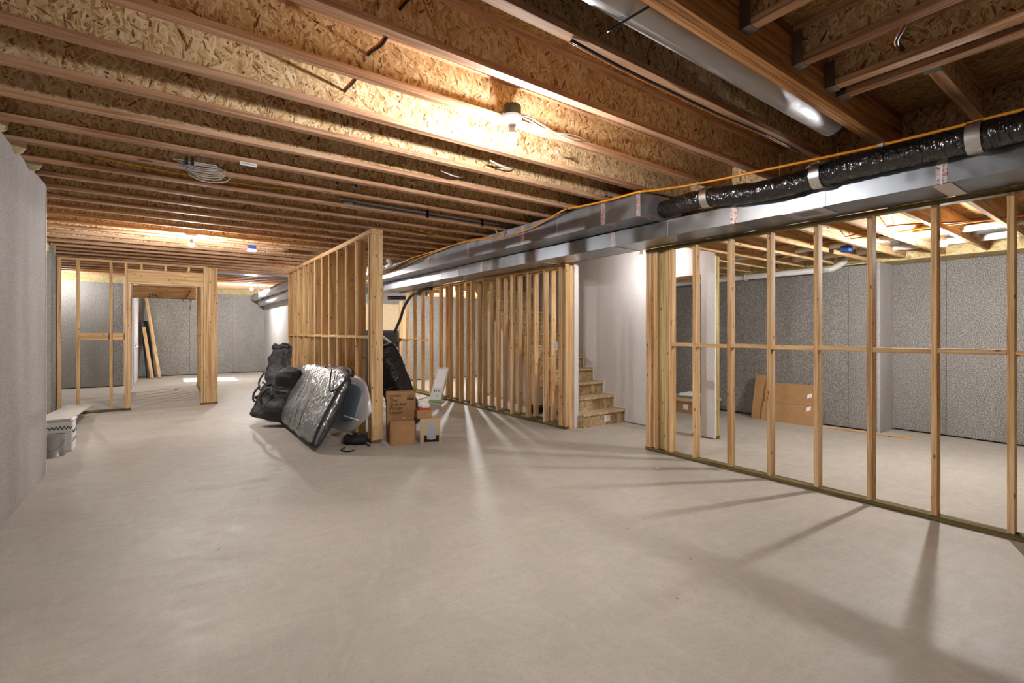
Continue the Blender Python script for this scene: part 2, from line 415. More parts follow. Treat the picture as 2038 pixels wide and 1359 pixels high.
# closing boards above the lower room
tag(box('wall_upper_outer', 8.1, 8.85, -3.1, 13.2, 2.40, 3.25, 'foam'), 'spray-foamed rim above the side room foundation', 'wall', kind='structure')
tag(box('wall_upper_inner', 4.80, 4.84, -3.1, 3.62, 2.665, 3.175, 'osb_yz'), 'rim board between main ceiling and lower side room ceiling', 'wall', kind='structure')
tag(box('wall_far_left_end', -3.7, -1.56, 11.02, 11.15, 0, 3.17, 'panel'), 'wall closing the room behind the partition', 'wall', kind='structure')
tag(box('wall_rim_left', -1.72, -1.30, -3.1, 6.62, 2.80, 3.175, 'foam'), 'foam-filled rim above the near left wall', 'wall', kind='structure')
tag(box('wall_rim_recess', -1.95, -1.62, 6.5, 11.2, 2.4, 3.175, 'foam'), 'foam-filled rim above the recessed left wall', 'wall', kind='structure')
tag(box('wall_rim_back', -0.96, 3.0, 19.16, 19.3, 0, 3.175, 'foam'), 'foamed rim board above the far back wall', 'wall', kind='structure')
tag(box('wall_rim_back_left', -3.7, -0.96, 16.31, 16.45, 0, 3.175, 'foam'), 'foamed rim board above the grey wall behind the partition', 'wall', kind='structure')
tag(box('wall_utility_rim', 2.99, 8.3, 13.21, 13.35, 0, 3.175, 'foam'), 'rim closing the utility corner', 'wall', kind='structure')

# jog wall with the window
wx = -0.75
r = tag(box('wall_window', wx - 0.2, wx, 16.1, 16.75, 0, 3.17, 'drywall'), 'short white wall with a window at the jog of the back room', 'wall', kind='structure')
box('wall_piece', wx - 0.2, wx, 18.15, 19.15, 0, 3.17, 'drywall', r)
box('wall_piece', wx - 0.2, wx, 16.75, 18.15, 0, 1.0, 'drywall', r)
box('wall_piece', wx - 0.2, wx, 16.75, 18.15, 2.35, 3.17, 'drywall', r)
wi = empty('window_1', (wx - 0.1, 17.45, 1.0), 'white-framed window seen edge-on beyond the doorway', 'window', kind='structure')
for y0, y1, z0, z1 in ((16.75, 16.81, 1.0, 2.35), (18.09, 18.15, 1.0, 2.35), (16.81, 18.09, 1.0, 1.06), (16.81, 18.09, 2.29, 2.35), (17.42, 17.48, 1.06, 2.29)):
    box('window_frame', wx - 0.14, wx - 0.07, y0, y1, z0, z1, 'white', wi)
box('sill', wx - 0.07, wx + 0.03, 16.72, 18.18, 0.97, 1.0, 'white', wi)
for y0, y1 in ((16.81, 17.42), (17.48, 18.09)): box('pane', wx - 0.108, wx - 0.102, y0, y1, 1.06, 2.29, 'glass', wi)

# ------------------------------------------------------------ ceiling: subfloor and joists
ceil = tag(box('ceiling', -3.8, 6.0, -3.2, 16.44, SUB, SUB + 0.03, 'osb_xy'), 'open ceiling of wooden I-joists under an OSB subfloor', 'ceiling', kind='structure')
box('subfloor', -0.96, 6.0, 16.445, 19.35, SUB, SUB + 0.03, 'osb_xy', ceil)
def ijoist(x0, x1, yf, zb=JZ, zt=SUB, parent=ceil):
    yc = yf - 0.032
    j = box('joist', x0, x1, yc - 0.005, yc + 0.005, zb + 0.03, zt - 0.03, 'osb_xz', parent)
    box('bottom_flange', x0, x1, yf - 0.0635, yf, zb, zb + 0.038, 'flange_x', j, 0.002)
    box('top_flange', x0, x1, yf - 0.0635, yf, zt - 0.038, zt, 'flange_x', j, 0.002)
    return j
def ijoist_y(y0, y1, xc, zb, zt=SUB, w=0.0635, parent=ceil):
    j = box('joist', xc - 0.005, xc + 0.005, y0, y1, zb + 0.03, zt - 0.03, 'osb_yz', parent)
    box('bottom_flange', xc - w / 2, xc + w / 2, y0, y1, zb, zb + 0.038, 'flange_y', j, 0.002)
    box('top_flange', xc - w / 2, xc + w / 2, y0, y1, zt - 0.038, zt, 'flange_y', j, 0.002)
    return j
SP = 0.4877; Y0 = 2.752
for k in range(-2, 34):
    yf = Y0 + SP * k
    if yf > 19.0: break
    x0 = -1.30 if yf < 6.55 else (-1.60 if yf < 11.1 else (-3.55 if yf < 16.2 else -0.74))
    x1 = 4.78 if yf < 13 else 3.0
    ijoist(x0, x1, yf)
# double LVL header beam and the cross joists hung from it
b = box('beam', -1.3, 4.79, 1.281, 1.3245, JZ, SUB, 'beam_x', ceil, 0.002)
box('ply', -1.3, 4.79, 1.3255, 1.369, JZ, SUB, 'beam_x', b, 0.002)
def hanger(j, xc, yb, zb, zt, w=0.075):
    h = box('hanger', xc - w / 2, xc + w / 2, yb - 0.055, yb - 0.002, zb - 0.004, zb - 0.001, 'hanger', j)
    for s in (-1, 1): box('hanger_side', xc + s * w / 2 - 0.0015, xc + s * w / 2 + 0.0015, yb - 0.055, yb - 0.002, zb - 0.004, zt, 'hanger', j)
for xc in (-0.6, 0.0, 0.6, 1.2, 1.78, 2.37, 2.93):
    j = ijoist_y(-3.05, 1.279, xc, 2.945); hanger(j, xc, 1.281, 2.945, 3.13)
for xc in (3.375, 3.55):
    j = ijoist_y(-3.05, 1.279, xc, 2.945, w=0.075); hanger(j, xc, 1.281, 2.945, 3.10, 0.09)
for yf in (0.86, 0.36, -0.2, -0.8):
    j = ijoist(3.60, 4.79, yf, 2.955)
    box('hanger', 3.592, 3.655, yf - 0.072, yf + 0.008, 2.949, 2.953, 'hanger', j)

# lower ceiling of the side room: solid joists, spray foam between them
ceil2 = tag(box('ceiling_side', 4.845, 8.75, -3.1, 13.1, 2.66, 2.69, 'osb_xy'), 'low ceiling of solid wood joists and subfloor in the side room', 'ceiling', kind='structure')
y = -2.75; i = 0
while y < 12.6:
    x0 = 4.70 if y < 3.5 else 5.92
    x1 = 8.58 if y < 2.4 else 8.10
    x1b = x1
    j = box('joist', x0, x1b, y, y + 0.038, RZ, 2.655, 'stud_x', ceil2, 0.002)
    y += 0.4064; i += 1
y = -2.75
while y < 12.2:
    xe = 8.56 if y < 2.3 else 8.08
    # lumpy foam packed into the end of each joist bay
    secs = []
    for q in range(9):
        t = q / 8; yy = y + 0.045 + t * 0.36
        secs.append(((xe - 0.02, yy, 2.53), (1, 0, 0), (0, 0, 1), 0.10 + 0.05 * noise.noise((yy * 3, 1, 2)), 0.115))
    loft('foam_plug', secs, 'foam', ceil2, n=16, wr=0.03, ws=5.0, ex=4)
    y += 0.4064

# ------------------------------------------------------------ stud walls
def framed(name, loc, label): return empty(name, loc, label, 'wall', kind='structure')
# right-hand open wall under the trunk duct
X0, X1 = 4.69, 4.779
wr = framed('wall_right', (4.73, 0.4, 0), 'open stud wall with blocking under the trunk duct')
box('bottom_plate', X0 - 0.004, X1 + 0.004, -3.0, 3.75, 0, 0.038, 'green_y', wr, 0.003)
box('top_plate', X0 + 0.002, X1, -3.0, 3.75, 2.382, 2.418, 'green_y', wr, 0.002)  # dark treated-wood colour stands in for the shade on this plate under the duct
SY = [3.110, 2.707, 2.303, 1.892, 1.490, 1.083, 0.677, 0.27, -0.136, -0.543, -0.95, -1.356, -1.763, -2.17, -2.576]
for s in SY: box('stud', X0, X1, s - 0.038, s, 0.038, 2.382, 'stud_z', wr, 0.003)
for a0, a1 in ((3.704, 3.742), (3.664, 3.702), (3.575, 3.613), (3.42, 3.458), (3.38, 3.418)):
    box('stud', X0, X1, a0, a1, 0.038, 2.382, 'stud_z', wr, 0.003)
box('stud', X0 + 0.045, X1, 3.46, 3.573, 0.038, 2.382, 'pale_z', wr, 0.003)
ed = [3.38] + SY
for k, (a1, a0) in enumerate(zip(ed[:-1], ed[1:])):
    top = a1 - (0.038 if k else 0.0); zz = 1.262 - (0.006 if k % 2 else 0)
    box('blocking', X0, X1, a0 + 0.001, top - 0.001, zz, zz + 0.038, 'stud_y', wr, 0.002)

# long central wall
cx0, cx1 = 2.094, 2.234
wc = framed('wall_center', (2.16, 8.5, 0), 'long freestanding stud wall with nailed end post in the middle')
box('bottom_plate', cx0, cx1, 5.97, 11.17, 0, 0.038, 'green_y', wc, 0.003)
box('top_plate', cx0 - 0.004, cx1 + 0.014, 5.965, 11.19, 2.675, 2.735, 'stud_y', wc, 0.003)
for a0, a1, xx in ((5.97, 6.008, cx1 + 0.014), (6.055, 6.093, cx1)):
    box('end_post', cx0, xx, a0, a1, 0.038, 2.673, 'stud_z', wc, 0.003)
CS = [6.59, 7.049, 7.482, 7.932, 8.373, 8.872, 9.33, 9.742, 10.245, 10.672, 11.13]
prev = 6.093
for k, s in enumerate(CS):
    box('stud', cx0, cx1, s, s + 0.038, 0.038, 2.673, 'stud_z', wc, 0.003)
    zz = 1.335 + (0.004 if k % 2 else 0)
    box('blocking', cx0, cx1, prev + 0.001, s - 0.001, zz, zz + 0.038, 'stud_y', wc, 0.002)
    prev = s + 0.038
# light sheathing scraps on the far bays
box('outlet_box', cx0 + 0.02, cx0 + 0.09, 10.29, 10.35, 1.18, 1.28, 'white', wc)
box('outlet_box', cx0 + 0.02, cx0 + 0.09, 9.79, 9.85, 1.18, 1.28, 'white', wc)

# stair wall: two rows of studs
ws = framed('wall_stair', (4.82, 8.0, 0), 'close-set double row of studs beside the stairs')
for xa, xb in ((4.69, 4.779), (4.86, 4.949)):
    box('bottom_plate', xa, xb, 5.19, 11.7, 0, 0.038, 'green_y', ws, 0.003)
    box('top_plate', xa, xb, 5.19, 11.35, 2.38, 2.418, 'stud_y', ws, 0.003)
ST = [5.297 + 0.0] + [5.663 + 0.436 * k for k in range(9)]
for k, s in enumerate(ST):
    if k == 0: continue
    box('stud', 4.69, 4.779, s, s + 0.038, 0.038, 2.38, 'stud_z', ws, 0.003)
    box('stud', 4.86, 4.949, s + 0.02, s + 0.058, 0.038, 2.38, 'stud_z', ws, 0.003)
for k in range(5):
    s = 9.62 + 0.43 * k
    top = 2.38 if s < 11.0 else 2.38 - (s - 11.0) * 0.55
    box('stud', 4.69, 4.779, s, s + 0.038, 0.038, top, 'stud_z', ws, 0.003)
    if k < 4: box('blocking', 4.69, 4.779, s + 0.039, s + 0.429, 1.22, 1.258, 'stud_y', ws, 0.002)
for a0, a1 in ((5.297, 5.335), (5.255, 5.293), (5.186, 5.224)):
    box('end_post', 4.69, 4.779, a0, a1, 0.038, 2.38, 'stud_z', ws, 0.003)
box('end_post', 4.783, 4.86, 5.19, 5.228, 0.0, 2.40, 'stud_z', ws, 0.003)
box('drywall_edge', 4.865, 4.952, 5.183, 5.21, 0.0, 2.40, 'drywall', ws, 0.002)

# white stair wall with the doorway into the side room
wd = tag(box('wall_stair_white', 5.85, 5.90, 4.5, 9.2, 0.015, 3.17, 'drywall'), 'smooth white drywall rising along the carpetless stairs', 'wall', kind='structure')
box('header', 5.85, 5.90, 3.75, 4.5, 2.2, 3.17, 'drywall', wd)
box('header_stud', 5.90, 5.99, 3.75, 4.5, 2.17, 2.21, 'stud_y', wd)
wp = tag(box('wall_doorway_stub', 5.85, 5.875, 3.545, 3.75, 0.015, 3.17, 'drywall'), 'narrow white drywall column with bare stud edge beyond the open studs', 'wall', kind='structure')
box('stud', 5.877, 5.965, 3.55, 3.588, 0.038, 2.66, 'pale_z', wp, 0.003)
box('stud', 5.877, 5.965, 3.71, 3.748, 0.038, 2.66, 'stud_z', wp, 0.003)
box('bottom_plate', 5.877, 5.967, 3.545, 3.75, 0, 0.038, 'green_y', wp, 0.003)
tag(box('wall_upper_passage', 4.845, 5.845, 3.56, 3.60, 2.69, 3.17, 'osb_xz'), 'board closing the step in the ceiling above the passage', 'wall', kind='structure')

# partition with the door opening at the back left
PY0, PY1 = 11.08, 11.17
wl = framed('wall_partition', (-0.6, 11.12, 0), 'open stud partition with a framed doorway at the back')
box('bottom_plate', -1.535, -0.555, PY0, PY1, 0, 0.038, 'green_x', wl, 0.003)
box('top_plate', -1.535, 0.62, PY0, PY1, 2.662, 2.70, 'stud_x', wl, 0.003)
box('stud', -1.29, -1.252, PY0, PY1, 0.038, 2.662, 'stud_z', wl, 0.003)
box('stud', -0.85, -0.812, PY0, PY1, 0.038, 2.662, 'stud_z', wl, 0.003)
box('stud', -0.64, -0.602, PY0, PY1, 0.038, 2.662, 'stud_z', wl, 0.003)
box('trimmer', -0.60, -0.562, PY0, PY1, 0.038, 2.30, 'stud_z', wl, 0.003)
box('blocking', -1.25, -0.852, PY0 + 0.05, PY1 - 0.002, 1.28, 1.40, 'stud_x', wl, 0.002)
box('blocking', -0.81, -0.642, PY0 + 0.05, PY1 - 0.002, 1.28, 1.40, 'stud_x', wl, 0.002)
box('header', -0.60, 0.555, PY0, PY1, 2.335, 2.565, 'stud_x', wl, 0.003)
box('header_plate', -0.60, 0.555, PY0, PY1, 2.30, 2.334, 'stud_x', wl, 0.002)
for x in (-0.42, -0.06, 0.30): box('cripple', x, x + 0.038, PY0, PY1, 2.566, 2.661, 'stud_z', wl, 0.002)
box('stud', 0.515, 0.553, PY0, PY1, 0.038, 2.299, 'stud_z', wl, 0.003)
box('stud', 0.557, 0.595, PY0, PY1, 0.038, 2.661, 'stud_z', wl, 0.003)
box('end_post', 0.60, 0.79, PY0 - 0.03, PY1, 0.038, 2.68, 'stud_z', wl, 0.003)
box('bottom_plate', 0.51, 0.795, PY0 - 0.02, PY1, 0, 0.038, 'green_x', wl, 0.003)
# hall wall running back from the partition and the inner header
wh = framed('wall_hall', (0.66, 13.3, 0), 'stud wall running back behind the doorway post')
box('bottom_plate', 0.615, 0.705, 11.2, 15.4, 0, 0.038, 'green_y', wh, 0.003)
box('top_plate', 0.615, 0.705, 11.2, 15.4, 2.662, 2.70, 'stud_y', wh, 0.003)
yy = 11.5
while yy < 15.4:
    box('stud', 0.615, 0.705, yy, yy + 0.038, 0.038, 2.662, 'stud_z', wh, 0.003); yy += 0.4064
box('blocking', 0.615, 0.705, 11.2, 15.35, 1.33, 1.368, 'stud_y', wh, 0.002)
hd = framed('wall_inner_header', (-0.05, 15.35, 2.28), 'second stamped wooden door header deeper in the doorway')
box('header', -0.73, 0.60, 15.3, 15.39, 2.28, 2.60, 'stud_x', hd, 0.003)
box('trimmer', -0.77, -0.732, 15.3, 15.39, 0, 2.66, 'white', hd, 0.003)
lettering('lettering', 'SPKT', 0.14, 'ink_brown', (-0.42, 15.297, 2.31), (math.radians(90), 0, 0), hd)

# ------------------------------------------------------------ stairs
st = empty('staircase', (5.4, 5.0, 0), 'rough strand-board stairs rising behind the stud wall', 'stairs')
RUN, RISE = 0.236, 0.2
for k in range(13):
    y0 = 5.09 + RUN * k; z0 = RISE * k; z1 = RISE * (k + 1)
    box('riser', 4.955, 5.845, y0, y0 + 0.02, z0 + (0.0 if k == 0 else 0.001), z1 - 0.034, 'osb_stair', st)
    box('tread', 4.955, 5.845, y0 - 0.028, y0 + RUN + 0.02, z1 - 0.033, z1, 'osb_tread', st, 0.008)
for xs in (4.957, 5.36, 5.79):
    n = 13; V = []
    prof = [(5.11, 0.0), (5.11, 0.16)]
    for k in range(1, n): prof += [(5.11 + RUN * k, RISE * k - 0.035), (5.11 + RUN * k, RISE * (k + 1) - 0.035)]
    prof += [(5.11 + RUN * n, RISE * n - 0.035), (5.11 + RUN * n, RISE * n - 0.34), (5.44, 0.0)]
    V = [(xs, a, c) for a, c in prof] + [(xs + 0.038, a, c) for a, c in prof]; m = len(prof)
    F = [tuple(range(m)), tuple(range(m, 2 * m))] + [(i, (i + 1) % m, m + (i + 1) % m, m + i) for i in range(m)]
    put('stringer', mesh(V, F), 'osb_yz' if xs < 5 else 'beam_y', (0, 0, 0), st)
box('paper_tag', 5.40, 5.53, 5.086, 5.089, 0.05, 0.15, 'paper', st)
# pale skirt line on the drywall following the steps
for k in range(6):
    y0 = 5.09 + RUN * k
    box('caulk_line', 5.838, 5.849, y0 - 0.05, y0 - 0.035, RISE * k, RISE * (k + 1) + 0.025, 'white', st)
    box('caulk_line', 5.838, 5.849, y0 - 0.05, y0 + RUN - 0.036, RISE * (k + 1) + 0.012, RISE * (k + 1) + 0.027, 'white', st)

# ------------------------------------------------------------ bulbs
def bulb_fixture(loc, label, box_on=True, glow='main'):
    """loc: centre of the glowing globe."""
    x, y, z = loc; q = 1.24
    sc = lambda P: [(r * q, h * q) for r, h in P]
    f = empty('light_fixture', (x, y, z + 0.108 * q), label, 'light fixture')
    if box_on:
        lathe('junction_box', sc([(0.050, 0.0), (0.050, 0.05), (0.046, 0.056)]), 'black', (x, y, z + 0.108 * q), f, 24)
        box('mounting_ear', x - 0.085, x + 0.085, y - 0.012, y + 0.012, z + 0.106 * q, z + 0.118 * q, 'black', f)
    else: box('mounting_plate', x - 0.05, x + 0.05, y - 0.05, y + 0.05, z + 0.106 * q, z + 0.12 * q, 'white', f, 0.003)
    lathe('lampholder', sc([(0.020, 0.0), (0.024, 0.012), (0.032, 0.03), (0.054, 0.043), (0.058, 0.055), (0.054, 0.058)]), 'porcelain', (x, y, z + 0.049 * q), f, 28)
    lathe('bulb_neck', sc([(0.013, 0.052), (0.014, 0.04), (0.018, 0.030), (0.0235, 0.0195), (0.0285, 0.0085)]), 'porcelain', (x, y, z), f, 18)
    lathe('bulb', sc([(0.0285, 0.008), (0.030, -0.002), (0.0285, -0.011), (0.025, -0.019), (0.019, -0.026), (0.010, -0.0305), (0.003, -0.0315)]), 'bulb_' + glow, (x, y, z), f, 14)
    return f
bulb_fixture((1.886, 2.62, 2.748), 'bare glowing bulb in black round box on the near joists')
bulb_fixture((0.28, 8.572, 2.726), 'lit bare bulb under the mid joists above the open floor', False, 'mid')
bulb_fixture((-2.12, 15.40, 2.726), 'lit bulb at the far left seen through the partition', False, 'back')
bulb_fixture((2.05, 16.376, 2.726), 'lit bulb by the round ducts in the back room', False, 'far')
bulb_fixture((6.43, 1.385, 2.335), 'lit bulb under the low side room ceiling', True, 'side')
bulb_fixture((5.45, 4.43, 2.50), 'small lit bulb at the top of the stair passage', False, 'stair')
bulb_fixture((6.1, 10.69, 2.271), 'hidden lit bulb behind the stairs', False, 'hidden')
bulb_fixture((3.2, 11.50, 2.726), 'hidden lit bulb in the utility corner', False, 'utility')

# ------------------------------------------------------------ ducts
d1 = empty('upper_trunk_duct', (4.24, 3.19, 2.6), 'shallow galvanised duct with taped end cap under the joists', 'duct')
TX0, TX1, TZ0, TZ1 = 3.887, 4.587, 2.600, 2.866
seams = [3.185, 3.68, 5.15, 6.6, 8.0, 9.4, 10.8, 12.2]
for a0, a1 in zip(seams[:-1], seams[1:]):
    box('duct_section', TX0, TX1, a0 + 0.001, a1 - 0.001, TZ0, TZ1, 'galv', d1, 0.003)
for s in seams[:6]:
    box('tape_strip', TX0 - 0.003, TX1 - 0.2, s - (0.0 if s < 3.2 else 0.03), s + 0.034, TZ0 + 0.006, TZ1 - 0.01, 'tape', d1)
    box('seam_rib', TX0 - 0.003, TX1 + 0.003, s - 0.006, s + 0.006, TZ0 - 0.003, TZ1 - 0.006, 'galv_dull', d1)
box('end_cap', TX0 + 0.004, TX1 - 0.004, 3.176, 3.184, TZ0 + 0.004, TZ1 - 0.004, 'galv_dull', d1)
for y in (4.45, 5.9, 7.3): box('seam_rib', TX0 - 0.002, TX0 + 0.002, y - 0.002, y + 0.002, TZ0 + 0.004, TZ1 - 0.004, 'galv_dull', d1)
box('seam_rib', TX0 + 0.01, TX1 - 0.01, 3.170, 3.176, TZ0, TZ0 + 0.014, 'tape', d1)
for x in (3.93, 4.0): tube('hanger_strap', [(3.90, 3.72, 2.86), (x - 0.03, 3.66, 2.93)], 0.008, 'galv_dull', d1, smooth=0)

d2 = empty('lower_trunk_duct', (4.46, 3.5, 2.42), 'wide galvanised trunk duct running above the open stud wall', 'duct')
UX0, UX1, UZ0, UZ1 = 4.235, 4.688, 2.421, 2.594
s2 = [-3.0, -1.1, 0.92, 2.38, 3.845, 5.3, 6.75, 8.2, 9.65, 11.1, 12.5]
for a0, a1 in zip(s2[:-1], s2[1:]):
    box('duct_section', UX0, UX1, a0 + 0.001, a1 - 0.001, UZ0, UZ1, 'galv', d2, 0.003)
for s in s2[1:-1]:
    box('tape_strip', UX0 - 0.003, UX0 + 0.06, s - 0.03, s + 0.03, UZ0 + 0.004, UZ1 - 0.003, 'tape', d2)
    box('seam_rib', UX0 - 0.004, UX1 + 0.002, s - 0.006, s + 0.006, UZ0 - 0.003, UZ1, 'galv_dull', d2)
for s in (0.2, 1.62, 3.1, 4.6, 6.0, 7.5): box('seam_rib', UX0 - 0.003, UX0 + 0.002, s - 0.003, s + 0.003, UZ0 + 0.002, UZ1 - 0.003, 'galv_dull', d2)
box('access_plate', UX0 - 0.002, UX0 + 0.30, 1.64, 1.95, UZ0 - 0.005, UZ0 - 0.0005, 'galv_dull', d2)
box('plate_label', UX0 + 0.05, UX0 + 0.22, 1.72, 1.88, UZ0 - 0.0062, UZ0 - 0.005, 'hanger', d2)
box('tape_strip', UX0 - 0.001, UX1 - 0.03, 0.87, 0.97, UZ0 - 0.0045, UZ0 - 0.0035, 'paper', d2)

# flexible insulated duct
fx = empty('flexible_duct', (4.18, 3.1, 2.69), 'black plastic-sleeved flexible duct with silver bands above the trunk', 'duct')
FP = [(4.27, 3.20, 2.72), (4.19, 3.02, 2.70), (4.14, 2.78, 2.694), (4.13, 2.58, 2.69), (4.13, 2.36, 2.66), (4.13, 2.06, 2.628), (4.13, 1.82, 2.63), (4.13, 1.63, 2.645), (4.13, 1.40, 2.650), (4.13, 1.12, 2.650), (4.13, 0.74, 2.648), (4.13, 0.3, 2.645), (4.13, -0.6, 2.65), (4.13, -2.4, 2.65)]
def flex_r(t, a, p):
    base = 0.088
    if p.y > 2.95 - 3.20: pass
    q = Vector((math.cos(a) * 2.2, p.y * 26, math.sin(a) * 2.2)); r1 = 1 - abs(noise.noise(q)) * 2
    q2 = Vector((math.cos(a) * 4 + 7, p.y * 48, math.sin(a) * 4))
    return base * (1 + 0.07 * noise.noise(Vector((p.x, p.y * 7, a))) - 0.09 * max(r1, 0) ** 3 + 0.05 * noise.noise(q2))
tube('sleeve', FP, 0.088, 'flex', fx, n=56, smooth=36, rf=flex_r)
for y, z in ((2.575, 2.690), (1.63, 2.645), (0.735, 2.648), (-0.4, 2.65)):
    lathe('silver_band', [(0.0985, -0.036), (0.0995, 0), (0.0985, 0.036)], 'foil', (4.13, y, z), fx, 32, (math.radians(90), 0, 0))
lathe('collar', [(0.07, -0.02), (0.075, 0.0), (0.07, 0.02)], 'black', (4.27, 3.16, 2.725), fx, 24, (math.radians(90), 0, 0.2))

# round pipe in the bay beside the beam
rp = empty('round_duct', (2.9, 1.5, 2.98), 'silver round metal duct tucked beside the header beam', 'duct')
tube('pipe', [(-1.2, 1.495, 2.975), (3.98, 1.495, 2.975)], 0.088, 'galv_dull', rp, smooth=0, n=40)
lathe('end_cap', [(0.091, 0), (0.091, 0.02), (0.06, 0.05), (0.01, 0.06)], 'galv_dull', (3.98, 1.495, 2.975), rp, 32, (0, math.radians(90), 0))
tube('hanger_strap', [(1.72, 1.60, 2.872), (1.735, 1.50, 2.880), (1.745, 1.395, 2.88), (1.75, 1.37, 2.885)], 0.006, 'black', rp, smooth=4, n=6)

# ducts of the far back room
bd = empty('back_room_duct', (2.6, 16, 2.45), 'pair of round galvanised ducts along the pale back wall', 'duct')
tube('pipe', [(2.42, 18.6, 2.60), (2.42, 12.4, 2.60)], 0.11, 'galv_dull', bd, smooth=0, n=24)
tube('pipe', [(2.62, 18.6, 2.42), (2.62, 12.4, 2.42)], 0.10, 'galv_dull', bd, smooth=0, n=24)
tube('hanger_strap', [(2.28, 16.8, 2.87), (2.30, 16.8, 2.58), (2.42, 16.8, 2.48), (2.54, 16.8, 2.58), (2.54, 16.8, 2.87)], 0.008, 'black', bd, smooth=4, n=6)
tag(box('return_air_pan', 0.9, 2.75, 13.52, 14.0, 2.866, 2.874, 'galv'), 'flat shiny sheet-metal pan under the far joists', 'duct')

# side room pipes
pp = empty('drain_pipe', (7.95, 4, 2.4), 'white plastic drain pipe with elbow along the side room wall', 'pipe')
tube('pipe', [(7.95, 7.0, 2.335), (7.95, 3.02, 2.350)], 0.042, 'pvc', pp, smooth=0, n=20)
tube('elbow', [(7.95, 3.06, 2.35), (7.95, 2.96, 2.355), (7.955, 2.88, 2.39), (7.96, 2.80, 2.45), (7.96, 2.74, 2.53)], 0.045, 'pvc', pp, n=20)
for y, z in ((3.02, 2.352), (3.10, 2.35), (5.2, 2.343)): lathe('coupling', [(0.05, -0.035), (0.05, 0.035)], 'pvc', (7.95, y, z), pp, 20, (math.radians(90), 0, 0))
tube('pipe_hanger', [(7.95, 4.25, 2.42), (7.90, 4.25, 2.37), (7.905, 4.25, 2.30), (7.95, 4.25, 2.285), (7.995, 4.25, 2.30), (8.0, 4.25, 2.40)], 0.008, 'pvc', pp, n=8)
for (x, z, r, m, lab) in ((7.62, 2.52, 0.05, 'pvc', 'white round pipe crossing the low joists nearest the outer wall'), (7.18, 2.56, 0.075, 'foil', 'shiny silver round duct crossing the low joists'), (6.75, 2.50, 0.035, 'pvc', 'thin white pipe crossing the low joists by the bulb')):
    e = empty('ceiling_pipe', (x, 1, z), lab, 'pipe')
    tube('pipe', [(x, -2.9, z), (x, 3.4 if r > 0.06 else 5.5, z)], r, m, e, smooth=0, n=20)
    for y in (0.35, 1.98): lathe('coupling', [(r * 1.12, -0.04), (r * 1.12, 0.04)], m, (x, y, z), e, 20, (math.radians(90), 0, 0))
bx = empty('blue_junction_box', (6.72, 2.36, 2.45), 'blue electrical box with yellow wires in the low joists', 'electrical box')
box('box_body', 6.68, 6.78, 2.30, 2.40, 2.40, 2.47, 'blue', bx, 0.004)
for q in range(3): tube('wire', [(6.73, 2.34, 2.46), (6.65 - 0.04 * q, 2.30, 2.52 + 0.02 * q), (6.55, 2.22 - 0.05 * q, 2.56)], 0.006, 'cable_yellow', bx, n=6)
tag(tube('red_wire', [(5.9, -0.5, 2.50), (6.0, 0.7, 2.44), (6.05, 1.2, 2.46), (5.95, 1.7, 2.50), (6.1, 2.3, 2.47), (6.0, 3.3, 2.5)], 0.007, 'cable_red', n=6), 'dark red wire looping across the low joists', 'cable')
tag(tube('yellow_wire', [(6.2, -0.6, 2.47), (6.15, 0.6, 2.45), (6.25, 1.5, 2.48), (6.2, 2.6, 2.46), (6.3, 3.3, 2.5)], 0.007, 'cable_yellow', n=6), 'yellow wire across the low joists', 'cable')

# ------------------------------------------------------------ cables in the main ceiling
cl = empty('orange_cable', (4.2, 2.7, 2.86), 'thick orange cable stapled to joists along the ducts', 'cable')
OP = [(4.52, -2.9, 2.865), (4.50, -0.6, 2.865), (4.49, 0.57, 2.862), (4.47, 1.30, 2.866), (4.33, 2.0, 2.862), (4.19, 2.71, 2.866), (4.0, 3.06, 2.856), (3.87, 3.2, 2.842), (3.855, 3.6, 2.845), (3.84, 3.95, 2.86), (3.80, 4.20, 2.866), (3.84, 4.6, 2.82), (3.865, 5.1, 2.77), (3.868, 5.8, 2.79), (3.86, 6.3, 2.84), (3.85, 7.0, 2.866), (3.85, 7.9, 2.86), (3.85, 8.6, 2.86), (3.86, 9.3, 2.82), (3.868, 10.2, 2.69), (3.87, 11.5, 2.64)]
tube('cable', OP, 0.0115, 'cable_orange', cl, n=10, smooth=10)
for x, y in ((4.47, 1.325), (4.19, 2.71), (3.80, 4.17)): box('staple', x - 0.022, x + 0.022, y - 0.016, y + 0.016, 2.853, 2.879, 'hanger', cl)
tag(tube('orange_cable_branch', [(3.85, 5.62, 2.80), (3.80, 5.63, 2.83), (3.76, 5.64, 2.89), (3.70, 5.65, 2.94), (3.5, 5.66, 2.97), (2.6, 5.66, 2.985), (2.0, 5.66, 3.0)], 0.011, 'cable_orange', n=8), 'orange cable branching up between the joists by the grey conduits', 'cable')
tag(tube('orange_cable_spare', [(3.85, 6.0, 2.82), (3.84, 6.6, 2.87), (3.85, 7.6, 2.84), (3.86, 8.5, 2.80), (3.868, 9.6, 2.70), (3.87, 11.2, 2.66)], 0.009, 'cable_yellow', n=8), 'second yellow-orange cable running beside the duct far end', 'cable')
tag(tube('yellow_green_wire', [(3.8, 6.62, 2.85), (3.3, 6.45, 2.87), (2.7, 6.3, 2.89), (2.45, 6.24, 2.91), (2.3, 6.2, 2.93)], 0.006, 'cable_yellow', n=6), 'thin yellow-green wire hanging across joists beside the central wall', 'cable')
tag(tube('yellow_cable', [(-0.75, 5.28, 2.96), (-0.57, 5.37, 2.925), (-0.02, 5.42, 2.905), (0.357, 5.43, 2.90), (0.76, 5.43, 2.905), (1.1, 5.42, 2.93)], 0.010, 'cable_yellow', n=8), 'yellow cable clipped along a joist near the left wall', 'cable')
